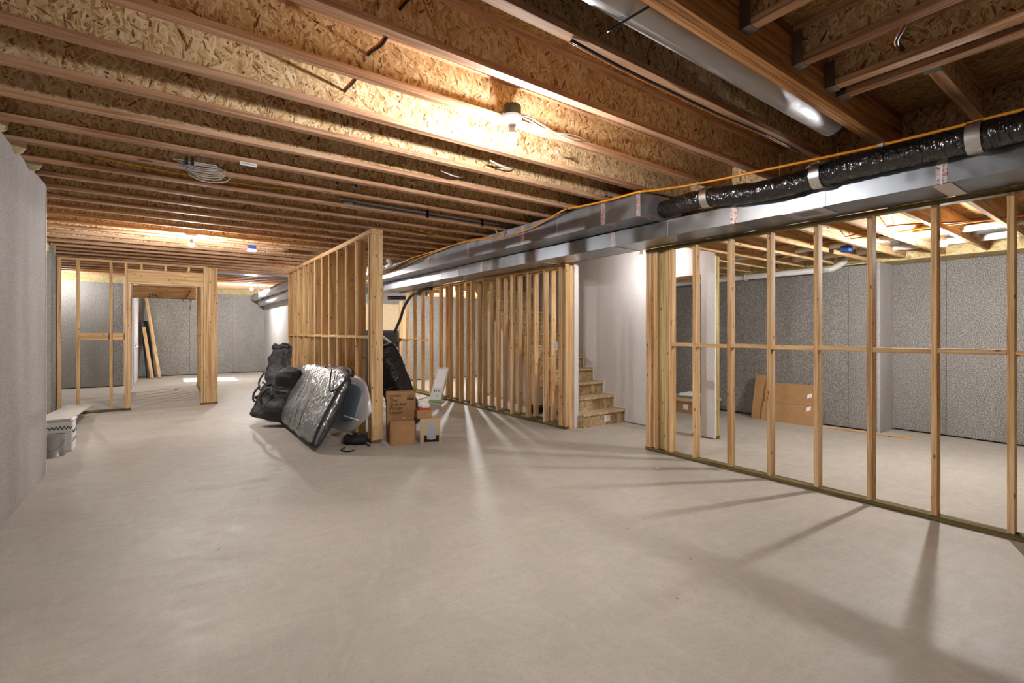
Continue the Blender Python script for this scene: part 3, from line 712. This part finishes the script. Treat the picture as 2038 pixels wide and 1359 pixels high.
# cable drawn through the joist webs: one sagging run
pts = []
for k in range(-2, 9):
    yc = Y0 + SP * k - 0.032
    pts += [(0.935 + 0.012 * math.sin(k * 2.1), yc, 3.02 - 0.01 * (k % 2)), (0.93 + 0.01 * math.cos(k), yc + SP * 0.5, 2.985 - 0.012 * ((k * 3) % 2))]
c2 = empty('drawn_cable', (0.93, 3.0, 3.0), 'dark cable threaded through holes in the joist webs', 'cable')
tube('black_strand', pts, 0.0085, 'cable_black', c2, n=8, smooth=5)
tube('orange_strand', [(x - 0.009, y, z + 0.006) for x, y, z in pts], 0.006, 'cable_brown', c2, n=8, smooth=5)
c3 = empty('joist_cable', (2.6, 1.75, 2.86), 'black and orange cable lying along the joist beside the round duct', 'cable')
JP = [(1.62, 1.745, 2.866), (2.0, 1.75, 2.855), (2.5, 1.762, 2.862), (3.0, 1.75, 2.852), (3.5, 1.745, 2.862), (4.1, 1.755, 2.862)]
tube('black_strand', JP, 0.008, 'cable_black', c3, n=8)
tube('orange_strand', [(x, y + 0.012, z) for x, y, z in JP], 0.006, 'cable_brown', c3, n=8)
for i, (a, lab) in enumerate((([(2.30, -0.10, 3.06), (2.42, 0.55, 3.02), (2.60, 0.66, 3.04), (2.93, 0.76, 3.07)], 'dark cable end poking through the cross joist web above the beam'), ([(2.93, 0.72, 3.0), (3.02, 0.80, 2.965), (3.14, 0.86, 2.97), (3.37, 0.90, 3.02)], 'short dark cable stub between the cross joists'))):
    e = empty('cable_stub', a[0], lab, 'cable')
    tube('black_strand', a, 0.011, 'cable_black', e, n=8); tube('orange_strand', [(x, y + 0.014, z) for x, y, z in a], 0.007, 'cable_brown', e, n=8)
# white cable from the lamp box
wcab = empty('white_cable', (1.95, 2.6, 2.90), 'white twin cable drooping from the lamp box along the joist', 'cable')
tube('strand', [(1.935, 2.615, 2.905), (2.03, 2.62, 2.915), (2.15, 2.625, 2.895), (2.32, 2.635, 2.865), (2.48, 2.64, 2.862), (2.62, 2.66, 2.90), (2.66, 2.70, 2.93)], 0.0065, 'cable_white', wcab, n=8)
tube('strand', [(1.935, 2.612, 2.898), (2.03, 2.61, 2.885), (2.15, 2.61, 2.862), (2.30, 2.615, 2.868), (2.45, 2.62, 2.895), (2.58, 2.65, 2.905), (2.66, 2.70, 2.93)], 0.0055, 'cable_white', wcab, n=8)
WL = [((2.72, 3.09, 2.965), 1.0, 'short pair of white wire ends poking through the joist past the bulb'), ((2.42, 3.57, 2.96), 1.3, 'white wire loop hanging in the second bay past the bulb'), ((2.18, 4.05, 2.96), 1.2, 'white wire loop hanging in the third bay past the bulb'), ((2.02, 4.55, 2.97), 0.8, 'white wire end hanging in the fourth bay past the bulb')]
for (x, y, z), s, lab in WL:
    e = empty('wire_loop', (x, y, z), lab, 'cable')
    tube('strand', [(x - 0.12 * s, y - 0.10, z - 0.05), (x - 0.02 * s, y - 0.03, z - 0.035), (x + 0.06 * s, y + 0.04, z - 0.005), (x + 0.1 * s, y + 0.075, z + 0.01)], 0.006, 'cable_white', e, n=8)
    tube('strand', [(x - 0.12 * s, y - 0.10, z - 0.052), (x + 0.0 * s, y - 0.05, z - 0.055), (x + 0.10 * s, y + 0.0, z - 0.035), (x + 0.16 * s, y + 0.06, z + 0.0)], 0.006, 'cable_white', e, n=8)
# grey conduits clipped under the joists
cd = empty('conduit', (2.7, 5.68, 2.95), 'twin grey conduits with black clips between the joists', 'conduit')
for dz in (0.0, -0.045):
    tube('pipe', [(1.62 + (0.12 if dz else 0), 5.60, 2.962 + dz * 0.8), (1.75, 5.62, 2.955 + dz), (3.3, 5.63, 2.955 + dz), (4.5, 5.63, 2.955 + dz)], 0.017, 'cable_grey', cd, n=12)
for x in (2.70, 3.53): box('clip', x - 0.012, x + 0.012, 5.595, 5.665, 2.885, 2.985, 'black', cd)
for i, (x, y) in enumerate(((1.43, 5.15), (1.62, 5.13))):
    e = empty('conduit_end', (x, y, 2.98), ('first', 'second')[i] + ' round conduit end showing through a joist web', 'conduit')
    tube('pipe', [(x, y - 0.04, 2.975), (x, y + 0.03, 2.975)], 0.021, 'cable_grey', e, smooth=0, n=16)
    tube('bore', [(x, y - 0.042, 2.975), (x, y - 0.038, 2.975)], 0.016, 'black', e, smooth=0, n=16)
# cable coil
co = empty('cable_coil', (0.23, 4.80, 2.86), 'hanging coil of pale grey cable under the joists', 'cable')
for k in range(9):
    rx = 0.155 - 0.011 * (k % 4); sg = 0.012 + 0.009 * k
    P = []
    for q in range(25):
        a = 2 * math.pi * q / 24
        P.append((0.235 + rx * math.cos(a) + 0.012 * k - 0.05, 4.80 + 0.05 * math.sin(a) + 0.006 * (k % 3), 2.855 - sg + sg * math.sin(a)))
    tube('loop', P, 0.005, 'cable_grey', co, n=6, smooth=2)
for x, y in ((0.12, 4.745), (0.16, 4.73)): box('tie', x - 0.01, x + 0.012, y - 0.0, y + 0.04, 2.80, 2.868, 'black', co)
hb = empty('label_holder', (0.55, 4.63, 2.89), 'small white plastic strip under a joist beside the cable coil', 'bracket')
box('strip', 0.49, 0.62, 4.630, 4.638, 2.842, 2.874, 'white', hb, 0.003)
box('slot', 0.505, 0.605, 4.6285, 4.6305, 2.853, 2.863, 'grey_print', hb)
bb = empty('ceiling_box', (1.14, 9.05, 2.85), 'blue and white electrical box beside the mid bulb', 'electrical box')
box('box_body', 1.08, 1.20, 9.02, 9.10, 2.815, 2.874, 'blue', bb, 0.004)
box('cover', 1.075, 1.205, 9.015, 9.105, 2.765, 2.814, 'white', bb, 0.004)
# foam blobs at the joist ends above the near left wall
for i, yy in enumerate((4.35, 4.92, 5.42, 5.92)):
    secs = [((-1.02 + 0.02 * math.sin(q), yy - 0.15 + 0.04 * q, 2.94), (1, 0, 0), (0, 0, 1), (0.03, 0.08, 0.1, 0.11, 0.1, 0.09, 0.06, 0.02)[q], (0.04, 0.07, 0.09, 0.1, 0.09, 0.08, 0.05, 0.02)[q]) for q in range(8)]
    loft('foam_lump', secs, 'tan', r if False else bpy.data.objects['wall_rim_left'], n=16, wr=0.03, ws=6)

# white vent pipe above the utility duct
vp = empty('vent_pipe', (3.5, 10.5, 2.7), 'white plastic vent pipe with bend above the far duct', 'pipe')
tube('pipe', [(3.62, 12.4, 2.70), (3.66, 10.6, 2.74), (3.67, 9.45, 2.77)], 0.045, 'pvc', vp, smooth=4, n=18)
tube('elbow', [(3.67, 9.5, 2.77), (3.67, 9.38, 2.775), (3.66, 9.30, 2.81), (3.58, 9.22, 2.87)], 0.048, 'pvc', vp, n=18)
box('hanger_strap', 3.60, 3.63, 10.50, 10.53, 2.70, 2.876, 'hanger', vp)

# outlet on the stair wall
ou = empty('outlet', (4.68, 5.40, 1.216), 'white double outlet on the last stair stud', 'outlet')
box('plate', 4.668, 4.676, 5.345, 5.43, 1.155, 1.275, 'white', ou, 0.003)
box('box_body', 4.676, 4.689, 5.35, 5.42, 1.16, 1.27, 'white', ou)
for z in (1.195, 1.235): box('socket', 4.666, 4.668, 5.372, 5.403, z - 0.012, z + 0.012, 'grey_print', ou)

# ------------------------------------------------------------ board bag, surfboard, ski bags by the central wall
lean = Vector((0.50, 0, 0.86)).normalized(); nrm = Vector((-lean.z, 0, lean.x))
def at_(s, t, n, base=(1.50, 0, 0.01)): return Vector((base[0], s, base[2])) + lean * t + nrm * n
bag = empty('board_bag', (1.6, 7.5, 0), 'silver reflective board bag with black piping leaning on the stud wall', 'bag')
keys = []
for s, t0, t1, th in ((5.98, 0.01, 0.86, 0.045), (6.12, 0.0, 0.96, 0.09), (6.4, 0.0, 1.0, 0.12), (6.9, 0.0, 0.99, 0.13), (7.6, 0.0, 0.97, 0.13), (8.2, 0.0, 0.95, 0.12), (8.6, 0.02, 0.90, 0.1), (8.8, 0.1, 0.8, 0.06), (8.9, 0.25, 0.65, 0.02)):
    c = at_(s - 0.0, (t0 + t1) / 2, 0.12); keys.append((c, lean, nrm, (t1 - t0) / 2, th))
S1 = interp_secs(keys, 8)
# slant the open front: the top reaches a little further back than the foot
S1 = [(c, (u + Vector((0, 0.16, 0)) * max(0, 1 - i / 22)), v, a, b) for i, (c, u, v, a, b) in enumerate(S1)]
loft('shell', S1, 'silver_fabric', bag, n=56, wr=0.020, ws=3.2, ex=2.4)
def ring(sec, off=0.004, n=40, ex=2.4):
    c, u, v, a, b = sec; u = Vector(u).normalized(); v = Vector(v).normalized(); P = []
    for j in range(n + 1):
        th = 2 * math.pi * j / n; ct, s_ = math.cos(th), math.sin(th)
        P.append(Vector(c) + u * ((a + off) * math.copysign(abs(ct) ** (2 / ex), ct)) + v * ((b + off) * math.copysign(abs(s_) ** (2 / ex), s_)))
    return P
tube('piping', ring(S1[1], 0.006), 0.022, 'black_fabric', bag, n=8, smooth=2)
tube('zip_edge', [at_(6.0 + 0.1 * q, (0.93, 0.985, 1.0, 1.005, 1.005, 1.0, 1.0, 0.99, 0.985, 0.98, 0.975, 0.97, 0.965, 0.96, 0.955, 0.95)[q], 0.12) for q in range(16)], 0.024, 'black_fabric', bag, n=8, smooth=3)
tube('zip_edge', [at_(6.02 + 0.16 * q, 0.0, 0.13) + Vector((0, 0, 0.012)) for q in range(12)], 0.020, 'black_fabric', bag, n=8, smooth=3)
tube('flap_seam', [at_(6.75, 0.97, 0.23), at_(6.5, 0.93, 0.25), at_(6.3, 0.80, 0.26), at_(6.12, 0.66, 0.235), at_(6.04, 0.70, 0.20), at_(6.03, 0.80, 0.17)], 0.011, 'black', bag, n=6)
box('buckle', 1.80, 1.85, 7.0, 7.06, 0.88, 0.93, 'black', bag)
for s in (6.75, 7.05, 7.3):
    tube('crease', [at_(s - 0.15, 0.05, 0.22), at_(s - 0.07, 0.3, 0.252), at_(s, 0.6, 0.252), at_(s + 0.08, 0.9, 0.20)], 0.007, 'silver_fabric', bag, n=6)
sb = empty('surfboard', (1.9, 6.5, 0), 'white surfboard nose with blue patch sticking out of the silver bag', 'surfboard')
lean2 = Vector((0.30, 0, 0.95)).normalized(); n2 = Vector((-lean2.z, 0, lean2.x))
keys = []
for s, hw, th in ((5.58, 0.01, 0.006), (5.61, 0.04, 0.015), (5.70, 0.115, 0.026), (5.85, 0.21, 0.036), (6.1, 0.33, 0.042), (6.5, 0.375, 0.045), (7.2, 0.38, 0.045), (8.3, 0.33, 0.04), (8.7, 0.2, 0.02)):
    keys.append((Vector((1.955, s, 0.47)) + Vector((0, 0, 0.0)), lean2, n2, hw, th))
loft('deck', interp_secs(keys, 7), 'board_white', sb, n=40, ex=2.0)
pk = [(Vector((1.955, s, 0.50)) + n2 * 0.031, lean2, n2, hw, 0.014) for s, hw in ((5.92, 0.12), (6.0, 0.2), (6.2, 0.24), (6.5, 0.25))]
loft('blue_patch', interp_secs(pk, 5), 'board_blue', sb, n=30, ex=3)
tube('leash_rod', [(1.74, 5.93, 0.40), (1.86, 5.74, 0.36)], 0.006, 'white', sb, smooth=0, n=8)
pb = empty('floor_pouch', (1.9, 6.1, 0), 'small black pouch lying under the surfboard nose', 'bag')
loft('pouch', [((1.80 + 0.045 * q, 6.16 - 0.02 * q, 0.05 + 0.012 * (q % 2)), (0.3, 1, 0), (0, 0, 1), (0.05, 0.12, 0.10, 0.14, 0.11, 0.13, 0.05)[q], (0.025, 0.055, 0.04, 0.06, 0.04, 0.05, 0.02)[q]) for q in range(7)], 'black_fabric', pb, n=28, wr=0.03, ws=9, ex=3)
tube('strap', [(1.75, 5.93, 0.01), (1.68, 5.82, 0.01), (1.72, 5.72, 0.01), (1.80, 5.72, 0.012)], 0.009, 'black', pb, n=6)
tube('strap', [(2.0, 5.98, 0.03), (2.02, 5.90, 0.015), (2.03, 5.84, 0.012)], 0.009, 'black', pb, n=6)

def skibag(name, label, foot, top, w0, w1, d, seedv, ud=(0.81, -0.58, 0), collar=False):
    foot = Vector(foot); top = Vector(top); ax = (top - foot).normalized()
    u = Vector(ud); u = (u - ax * u.dot(ax)).normalized(); v = ax.cross(u)
    if v.y > 0: v = -v
    e = empty(name, (foot.x, foot.y, 0), label, 'bag')
    prof = ((0.0, 0.7, 0.5), (0.02, 0.95, 0.85), (0.07, 1.0, 1.0), (0.2, 1.0, 1.08), (0.35, 0.97, 0.95), (0.5, 1.0, 1.05), (0.65, 0.97, 0.9), (0.8, 1.0, 1.0), (0.9, 0.95, 0.85), (0.97, 0.8, 0.6), (1.0, 0.45, 0.3))
    keys = []
    for t, fw, fd in prof:
        w = w0 + (w1 - w0) * t
        keys.append((foot.lerp(top, t) + v * 0.02 * math.sin(t * 9 + seedv) + u * 0.02 * math.sin(t * 7 + 2 * seedv), u, v, w * fw, d * fd))
    loft('body', interp_secs(keys, 7), 'black_fabric', e, n=48, wr=0.034, ws=5.0 + seedv * 0.3, ex=3.4)
    def on(t, a): return foot.lerp(top, t) + u * a * (w0 + (w1 - w0) * t) + v * (d * 1.06)
    tube('zip', [on(0.04 + 0.11 * q, 0.45 - 0.05 * math.sin(q)) for q in range(9)], 0.007, 'black', e, n=6)
    tube('strap', [on(0.25, -0.95), on(0.30, -1.18), on(0.40, -1.30), on(0.50, -1.12), on(0.54, -0.95)], 0.016, 'black', e, n=6)
    tube('fold', [on(0.62, -0.9), on(0.58, -0.4), on(0.60, 0.0)], 0.012, 'black_fabric', e, n=6)
    if collar: loft('rolled_top', [(top + u * (-0.16 + 0.04 * q) + Vector((0, 0, 0.02 * math.sin(q * 1.4))) - v * -0.02, ax, v, 0.05 + 0.012 * (q % 2), 0.075) for q in range(9)], 'black_fabric', e, n=20, wr=0.03, ws=8)
    return e
skibag('ski_bag', 'broad black padded bag leaning against the end of the silver bag', (1.31, 7.90, 0.07), (1.57, 7.98, 0.87), 0.255, 0.17, 0.10, 0.0)
skibag('snowboard_bag', 'long black nylon bag with strap leaning at the outer side', (1.20, 8.42, 0.06), (1.52, 8.72, 0.86), 0.17, 0.16, 0.085, 1.7)
skibag('duffel_bag', 'tall black bag standing upright at the back with rolled top', (1.50, 9.30, 0.06), (1.74, 9.80, 1.12), 0.20, 0.19, 0.13, 3.1, collar=True)
tag(loft('dark_roll', [((1.46 + 0.055 * q, 11.2 - 0.02 * q, 0.055), (0, 1, 0), (0, 0, 1), (0.03, 0.05, 0.052, 0.052, 0.05, 0.02)[q], (0.03, 0.05, 0.052, 0.052, 0.05, 0.02)[q]) for q in range(6)], 'black_fabric', n=20), 'small dark rolled cloth on the floor behind the black bags', 'roll')

# ------------------------------------------------------------ boxes and items right of the central post
def carton(name, label, c, dx, dy, h, rz, mat='card', flaps=True):
    e = empty(name, (c[0], c[1], c[2]), label, 'box', rot=(0, 0, rz))
    Rm = Matrix.Rotation(rz, 3, 'Z')
    t = 0.005
    def side(nm, ox, oy, oz, sx, sy, sz, rot=(0, 0, 0), m=mat):
        p = Vector(c) + Rm @ Vector((ox, oy, oz))
        return boxat(nm, p, (sx, sy, sz), (rot[0], rot[1], rot[2] + rz), m, e)
    side('front_panel', 0, -dy / 2, h / 2, dx, t, h); side('back_panel', 0, dy / 2, h / 2, dx, t, h)
    side('side_panel', -dx / 2, 0, h / 2, t, dy - t, h); side('side_panel', dx / 2, 0, h / 2, t, dy - t, h)
    side('bottom_panel', 0, 0, t / 2 + 0.001, dx - 2 * t, dy - 2 * t, t)
    if flaps == 'closed':
        side('top_flap', 0, -dy / 4, h - t / 2, dx - t, dy / 2 - 0.004, t); side('top_flap', 0, dy / 4, h - t / 2, dx - t, dy / 2 - 0.004, t)
    return e, side, Rm
RZ1 = math.radians(-18)
e, side, Rm = carton('large_carton', 'tall brown carton with large black slogan lettering', (2.52, 6.05, 0), 0.36, 0.30, 0.62, RZ1, flaps='closed')
fr = Vector((2.52, 6.05, 0))
def onface(ox, oz, oy): return fr + Rm @ Vector((ox, oy, oz))
rt = (math.radians(90), 0, RZ1)
lettering('lettering', 'The\nQuicker\nPicker\nUpper', 0.066, 'ink', onface(-0.155, 0.515, -0.1545), rt, e, spacing=0.82)
lettering('lettering', 'Quick Delivery!\nListening happier', 0.042, 'ink', onface(-0.155, 0.262, -0.1545), rt, e, spacing=0.95)
lettering('lettering', 'Fast and handy paper\ntowels for the home', 0.018, 'ink', onface(-0.155, 0.595, -0.1545), rt, e)
lettering('lettering', '12 BIG', 0.024, 'ink', onface(0.07, 0.575, -0.1545), rt, e)
for dz in (0.0, 0.012, 0.022): boxat('print_bar', onface(0.115, 0.558 - dz, -0.1535), (0.09, 0.002, 0.006), (0, 0, RZ1), 'ink', e)
RZ2 = math.radians(-20)
e, side, Rm = carton('small_carton', 'small open brown carton with torn flap in front of the lettered one', (2.42, 5.76, 0), 0.30, 0.15, 0.30, RZ2)
side('front_flap', 0.015, -0.083, 0.14, 0.27, 0.004, 0.28, (math.radians(-4), math.radians(3), 0))
side('top_flap', 0.0, -0.07, 0.315, 0.28, 0.004, 0.05, (math.radians(30), 0, 0))
side('yellow_tape', 0.02, -0.05, 0.325, 0.035, 0.03, 0.022, (0.3, 0.2, 0.3), 'yellow')
side('torn_edge', -0.10, -0.079, 0.2, 0.06, 0.003, 0.17, (0.05, 0.12, 0), 'card')
RZ3 = math.radians(-26)
e, side, Rm = carton('picture_carton', 'pale carton printed with a white cylinder picture', (2.765, 5.66, 0), 0.25, 0.24, 0.315, RZ3, 'card_pale', 'closed')
side('printed_panel', 0.015, -0.1235, 0.15, 0.19, 0.002, 0.26, m='card_pale')
side('dark_print', 0.015, -0.125, 0.062, 0.19, 0.002, 0.085, m='ink')
side('picture', 0.015, -0.1265, 0.16, 0.115, 0.002, 0.20, m='grey_print')
pp_ = Vector((2.765, 5.66, 0)) + Rm @ Vector((0.015, -0.1265, 0.066))
lathe('picture_foot', [(0.056, -0.001), (0.056, 0.001)], 'paper', pp_, e, 24, (math.radians(90), 0, RZ3)).scale = (1, 0.28, 1)
RZ4 = math.radians(-15)
e, side, Rm = carton('tray_box', 'shallow open brown box on top of the picture carton', (2.685, 5.70, 0.318), 0.18, 0.18, 0.105, RZ4)
wr_ = empty('wrapped_goods', (2.685, 5.70, 0.33), 'crumpled red and white wrapped goods in the shallow box', 'package', rot=(0, 0, RZ4))
boxat('red_pack', (2.685, 5.685, 0.41), (0.15, 0.12, 0.07), (0.06, 0.05, RZ4), 'red', wr_, 0.008)
loft('clear_wrap', [((2.62 + 0.022 * q, 5.70 - 0.006 * q, 0.475), (0, 1, 0), (0, 0, 1), (0.02, 0.05, 0.06, 0.055, 0.06, 0.045, 0.02)[q], (0.02, 0.04, 0.05, 0.06, 0.045, 0.04, 0.01)[q]) for q in range(7)], 'paper', wr_, n=18, wr=0.022, ws=14)
# black quilted slab leaning behind the cartons
qs = empty('quilted_case', (2.6, 6.6, 0), 'shiny black quilted case leaning behind the lettered carton', 'case')
ax = Vector((-0.34, 0.10, 1.0)).normalized(); u_ = Vector((0.80, 0.55, 0)); u_ = (u_ - ax * u_.dot(ax)).normalized(); v_ = ax.cross(u_)
f0 = Vector((2.90, 6.60, 0.05))
keys = [(f0 + ax * t, u_, v_, 0.20 * k, 0.17 * k2) for t, k, k2 in ((0, 0.75, 0.7), (0.05, 0.95, 0.95), (0.2, 1, 1), (0.5, 1.02, 1.0), (0.8, 1.0, 1), (1.08, 0.97, 0.98), (1.20, 0.9, 0.9), (1.24, 0.7, 0.6))]
loft('body', interp_secs(keys, 6), 'black_quilt', qs, n=40, wr=0.022, ws=5, ex=4.5)
for q in range(5): tube('seam', ring((f0 + ax * (0.2 + 0.22 * q), u_, v_, 0.2, 0.17), 0.008, 32, 4.5), 0.006, 'black', qs, n=6, smooth=1)
# pale panel leaning on the stair studs
pl = empty('leaning_panel', (4.35, 8.72, 0), 'white packaged panel leaning against the stair studs', 'panel')
a_ = Vector((4.36, 8.70, 0.0)); tt = Vector((0.30, 0.16, 0.74)).normalized(); wv = Vector((0.30, -0.95, 0)); wv = (wv - tt * wv.dot(tt)).normalized(); nv = tt.cross(wv)
def slab(name, o, e1, e2, n, l1, l2, th, mat, parent):
    V = [o + e1 * a * l1 / 2 + e2 * b * l2 + n * c for c in (0, th) for a, b in ((-1, 0), (1, 0), (1, 1), (-1, 1))]
    return put(name, mesh(V, [(0, 1, 2, 3), (4, 5, 6, 7), (0, 1, 5, 4), (1, 2, 6, 5), (2, 3, 7, 6), (3, 0, 4, 7)]), mat, (0, 0, 0), parent)
sgn = 1 if nv.dot(Vector((-0.7, -0.7, 0))) > 0 else -1; nv = nv * sgn
slab('sheet', a_, wv, tt, nv, 0.32, 0.74, 0.03, 'foam_board', pl)
slab('clear_window', a_ + tt * 0.30 + nv * 0.0305, wv, tt, nv, 0.25, 0.40, 0.002, 'paper', pl)
slab('green_strip', a_ + tt * 0.005 + nv * 0.0305, wv, tt, nv, 0.31, 0.045, 0.002, 'green', pl)
for q, (o1, o2, l1, l2) in enumerate(((-0.07, 0.22, 0.03, 0.03), (-0.02, 0.22, 0.02, 0.03), (0.05, 0.225, 0.08, 0.012), (0.02, 0.12, 0.03, 0.02))):
    slab('print_mark', a_ + tt * o2 + wv * o1 + nv * 0.0305, wv, tt, nv, l1, l2, 0.0015, 'ink', pl)
# black hose and the dark unit at the far corner
tag(tube('black_hose', [(4.60, 9.35, 2.36), (4.58, 9.9, 2.34), (4.56, 10.35, 2.24), (4.52, 10.65, 2.0), (4.50, 10.8, 1.75), (4.45, 10.95, 1.5), (4.42, 11.0, 1.38)], 0.035, 'black', n=12), 'thick black hose curving down from the duct past sloped studs', 'hose')
fu = empty('furnace_unit', (4.2, 11.6, 0), 'dark cabinet unit in the corner behind the central post', 'appliance')
box('cabinet', 3.85, 4.62, 11.2, 11.9, 0.0, 1.46, 'dark_box', fu, 0.01)
box('front_door', 3.90, 4.57, 11.192, 11.199, 0.1, 1.40, 'black', fu)
tube('pipe', [(4.0, 11.15, 1.45), (4.35, 11.05, 1.15)], 0.03, 'cable_grey', fu, smooth=0, n=12)
tag(box('tan_wall_sheet', 4.3, 5.6, 12.93, 12.948, 1.2, 2.2, 'tan'), 'tan sheet fixed to the wall behind the black hose', 'panel')
tag(tube('black_fittings', [(4.62, 11.9, 2.30), (4.85, 11.7, 2.30), (5.05, 11.6, 2.30)], 0.05, 'black', n=10), 'black pipe fittings below the far end of the duct', 'pipe')
tag(tube('coiled_hose', [(5.2 + 0.16 * math.cos(a * 0.5), 6.5 + 0.16 * math.sin(a * 0.5), 0.03 + 0.0025 * a) for a in range(0, 40)], 0.02, 'black', n=8, smooth=1), 'black coiled hose on the floor behind the stair studs', 'hose')

# ------------------------------------------------------------ left side: paint tin, bucket, board
pt = empty('paint_can', (-1.06, 7.52, 0), 'round silver paint can beside the pale wall end', 'can')
lathe('can_body', [(0.105, 0.0), (0.105, 0.004), (0.102, 0.012), (0.102, 0.225), (0.106, 0.232), (0.106, 0.24), (0.098, 0.242), (0.095, 0.236)], 'tin', (-1.07, 7.53, 0), pt, 36)
lathe('lid', [(0.092, 0.0), (0.09, 0.006), (0.08, 0.003)], 'tin', (-1.07, 7.53, 0.232), pt, 32)
tube('bail_handle', [(-1.175, 7.50, 0.18), (-1.13, 7.43, 0.10), (-1.07, 7.415, 0.075), (-1.01, 7.43, 0.10), (-0.965, 7.50, 0.18)], 0.003, 'hanger', pt, n=6)
bk = empty('patterned_bin', (-1.06, 7.85, 0), 'white square bin with black zigzag pattern behind the paint can', 'bin')
box('bin_body', -1.25, -0.93, 7.70, 8.00, 0.0, 0.36, 'white', bk, 0.01)
box('rim', -1.26, -0.92, 7.69, 8.01, 0.352, 0.372, 'foam_board', bk, 0.003)
for q in range(9):
    x = -1.235 + q * 0.036
    for sx in (-1, 1):
        boxat('zigzag_mark', (x + 0.009 * sx, 7.6985, 0.285), (0.007, 0.002, 0.045), (0, sx * 0.45, 0), 'ink', bk)
    y = 7.72 + q * 0.034
    boxat('side_mark', (-0.9285, y, 0.24 - 0.012 * (q % 3)), (0.002, 0.02, 0.022), (0.6, 0, 0), 'ink', bk)
    boxat('side_mark', (-0.9285, y, 0.12 + 0.02 * (q % 2)), (0.002, 0.016, 0.018), (0.6, 0, 0), 'ink', bk)
ss = empty('stone_slab', (-1.2, 9.4, 0.36), 'long pale flat board resting on the patterned bin', 'board')
boxat('board', (-1.17, 9.35, 0.273), (0.34, 3.35, 0.022), (math.radians(-3.7), 0, math.radians(2.0)), 'tile', ss, 0.003)
tag(loft('dark_clump', [((-1.44 + 0.03 * q, 10.0, 0.10), (0, 1, 0), (0, 0, 1), (0.03, 0.07, 0.08, 0.05)[q], (0.03, 0.10, 0.09, 0.03)[q]) for q in range(4)], 'black_fabric', n=16, wr=0.02, ws=9), 'small black bundle on the floor by the recessed wall', 'bundle')

# loose boards leaning in the back room
for i, (x, y, tx, ty, zt, m, lab) in enumerate(((-0.40, 18.2, -0.62, 18.7, 1.55, 'stud_z', 'short pale plank leaning in the far corner'), (-0.22, 18.35, -0.56, 18.87, 2.45, 'stud_z', 'tall thin plank leaning in the far corner'), (-0.44, 18.42, -0.60, 18.85, 1.75, 'dark_box', 'dark board leaning in the far corner'))):
    f = Vector((x, y, 0.0)); t_ = Vector((tx, ty, zt)); dv = (t_ - f)
    q = dv.to_track_quat('Z', 'Y').to_euler()
    c = (f + t_) / 2 + Vector((0, 0, 0.01))
    tag(boxat('loose_plank', c, (0.09 if i != 2 else 0.22, 0.03, dv.length), q, m, None, 0.002), lab, 'plank')
tag(tube('blue_wire', [(0.50, 15.29, 2.56), (0.40, 15.28, 2.36), (0.30, 15.18, 2.24), (0.42, 15.2, 2.20), (0.50, 15.22, 2.26), (0.46, 15.2, 2.0)], 0.008, 'blue', n=6), 'tangled blue wire hanging from the inner header', 'cable')

# ------------------------------------------------------------ side room: leaning cardboard and the low box
cb = empty('cardboard_sheet', (7.9, 3.5, 0), 'flattened brown cardboard box leaning on the side room wall', 'cardboard')
o = Vector((7.86, 3.54, 0.0)); e1 = Vector((0.12, -1, 0)).normalized(); e2 = Vector((0.30, 0.0, 1.0)); e2 = (e2 - e1 * e2.dot(e1)).normalized(); nn = e1.cross(e2)
if nn.x > 0: nn = -nn
slab('lower_panel', o, e1, e2, nn, 0.78, 0.30, 0.008, 'card', cb)
slab('upper_panel', o + e2 * 0.304, e1, e2, nn, 0.74, 0.32, 0.008, 'card', cb)
slab('side_flap', o - e1 * 0.47 + nn * -0.03, (e1 + nn * -0.3).normalized(), e2, nn, 0.16, 0.74, 0.008, 'card', cb)
for q in (0.22, 0.42): slab('torn_paper', o + e1 * 0.27 + e2 * q + nn * 0.009, (e1 + e2 * 0.5).normalized(), e2, nn, 0.07, 0.06, 0.002, 'paper', cb)
lb = empty('low_box', (7.45, 5.2, 0), 'low brown box with a white label seen through the doorway', 'box')
box('box_body', 7.36, 7.95, 4.72, 5.9, 0.0, 0.20, 'card', lb, 0.004)
box('lid', 7.34, 7.97, 4.70, 5.92, 0.20, 0.24, 'card_pale', lb, 0.004)
box('paper_label', 7.356, 7.359, 4.96, 5.06, 0.06, 0.15, 'paper', lb)
tag(loft('white_packing', [((7.5 + 0.03 * q, 5.25 - 0.07 * q, 0.30), (1, 0, 0), (0, 0, 1), (0.02, 0.08, 0.09, 0.09, 0.07, 0.02)[q], (0.01, 0.035, 0.045, 0.05, 0.04, 0.01)[q]) for q in range(6)], 'paper', n=18, wr=0.02, ws=9), 'crumpled white packing on top of the low box', 'packing')
tag(boxat('loose_trim', (7.93, 2.6, 0.012), (0.05, 1.15, 0.02), (0, 0, math.radians(3)), 'stud_y', None, 0.002), 'thin wooden strip lying along the side room wall', 'plank')

for x, y, r_, lab in ((4.12, 3.13, 0.02, 'small white chip on the floor before the corner post'), (0.62, 4.52, 0.008, 'tiny grey crumb on the open floor'), (0.15, 14.2, 0.05, 'small dark scrap on the floor beyond the doorway')):
    tag(loft('floor_chip', [((x - r_ + r_ * 0.5 * q, y, r_ * 0.4), (0, 1, 0), (0, 0, 1), r_ * (0.2, 0.8, 0.9, 0.7, 0.2)[q], r_ * (0.1, 0.4, 0.45, 0.3, 0.1)[q]) for q in range(5)], 'white' if r_ == 0.02 else 'tan', n=12, wr=r_ * 0.3, ws=40), lab, 'debris')
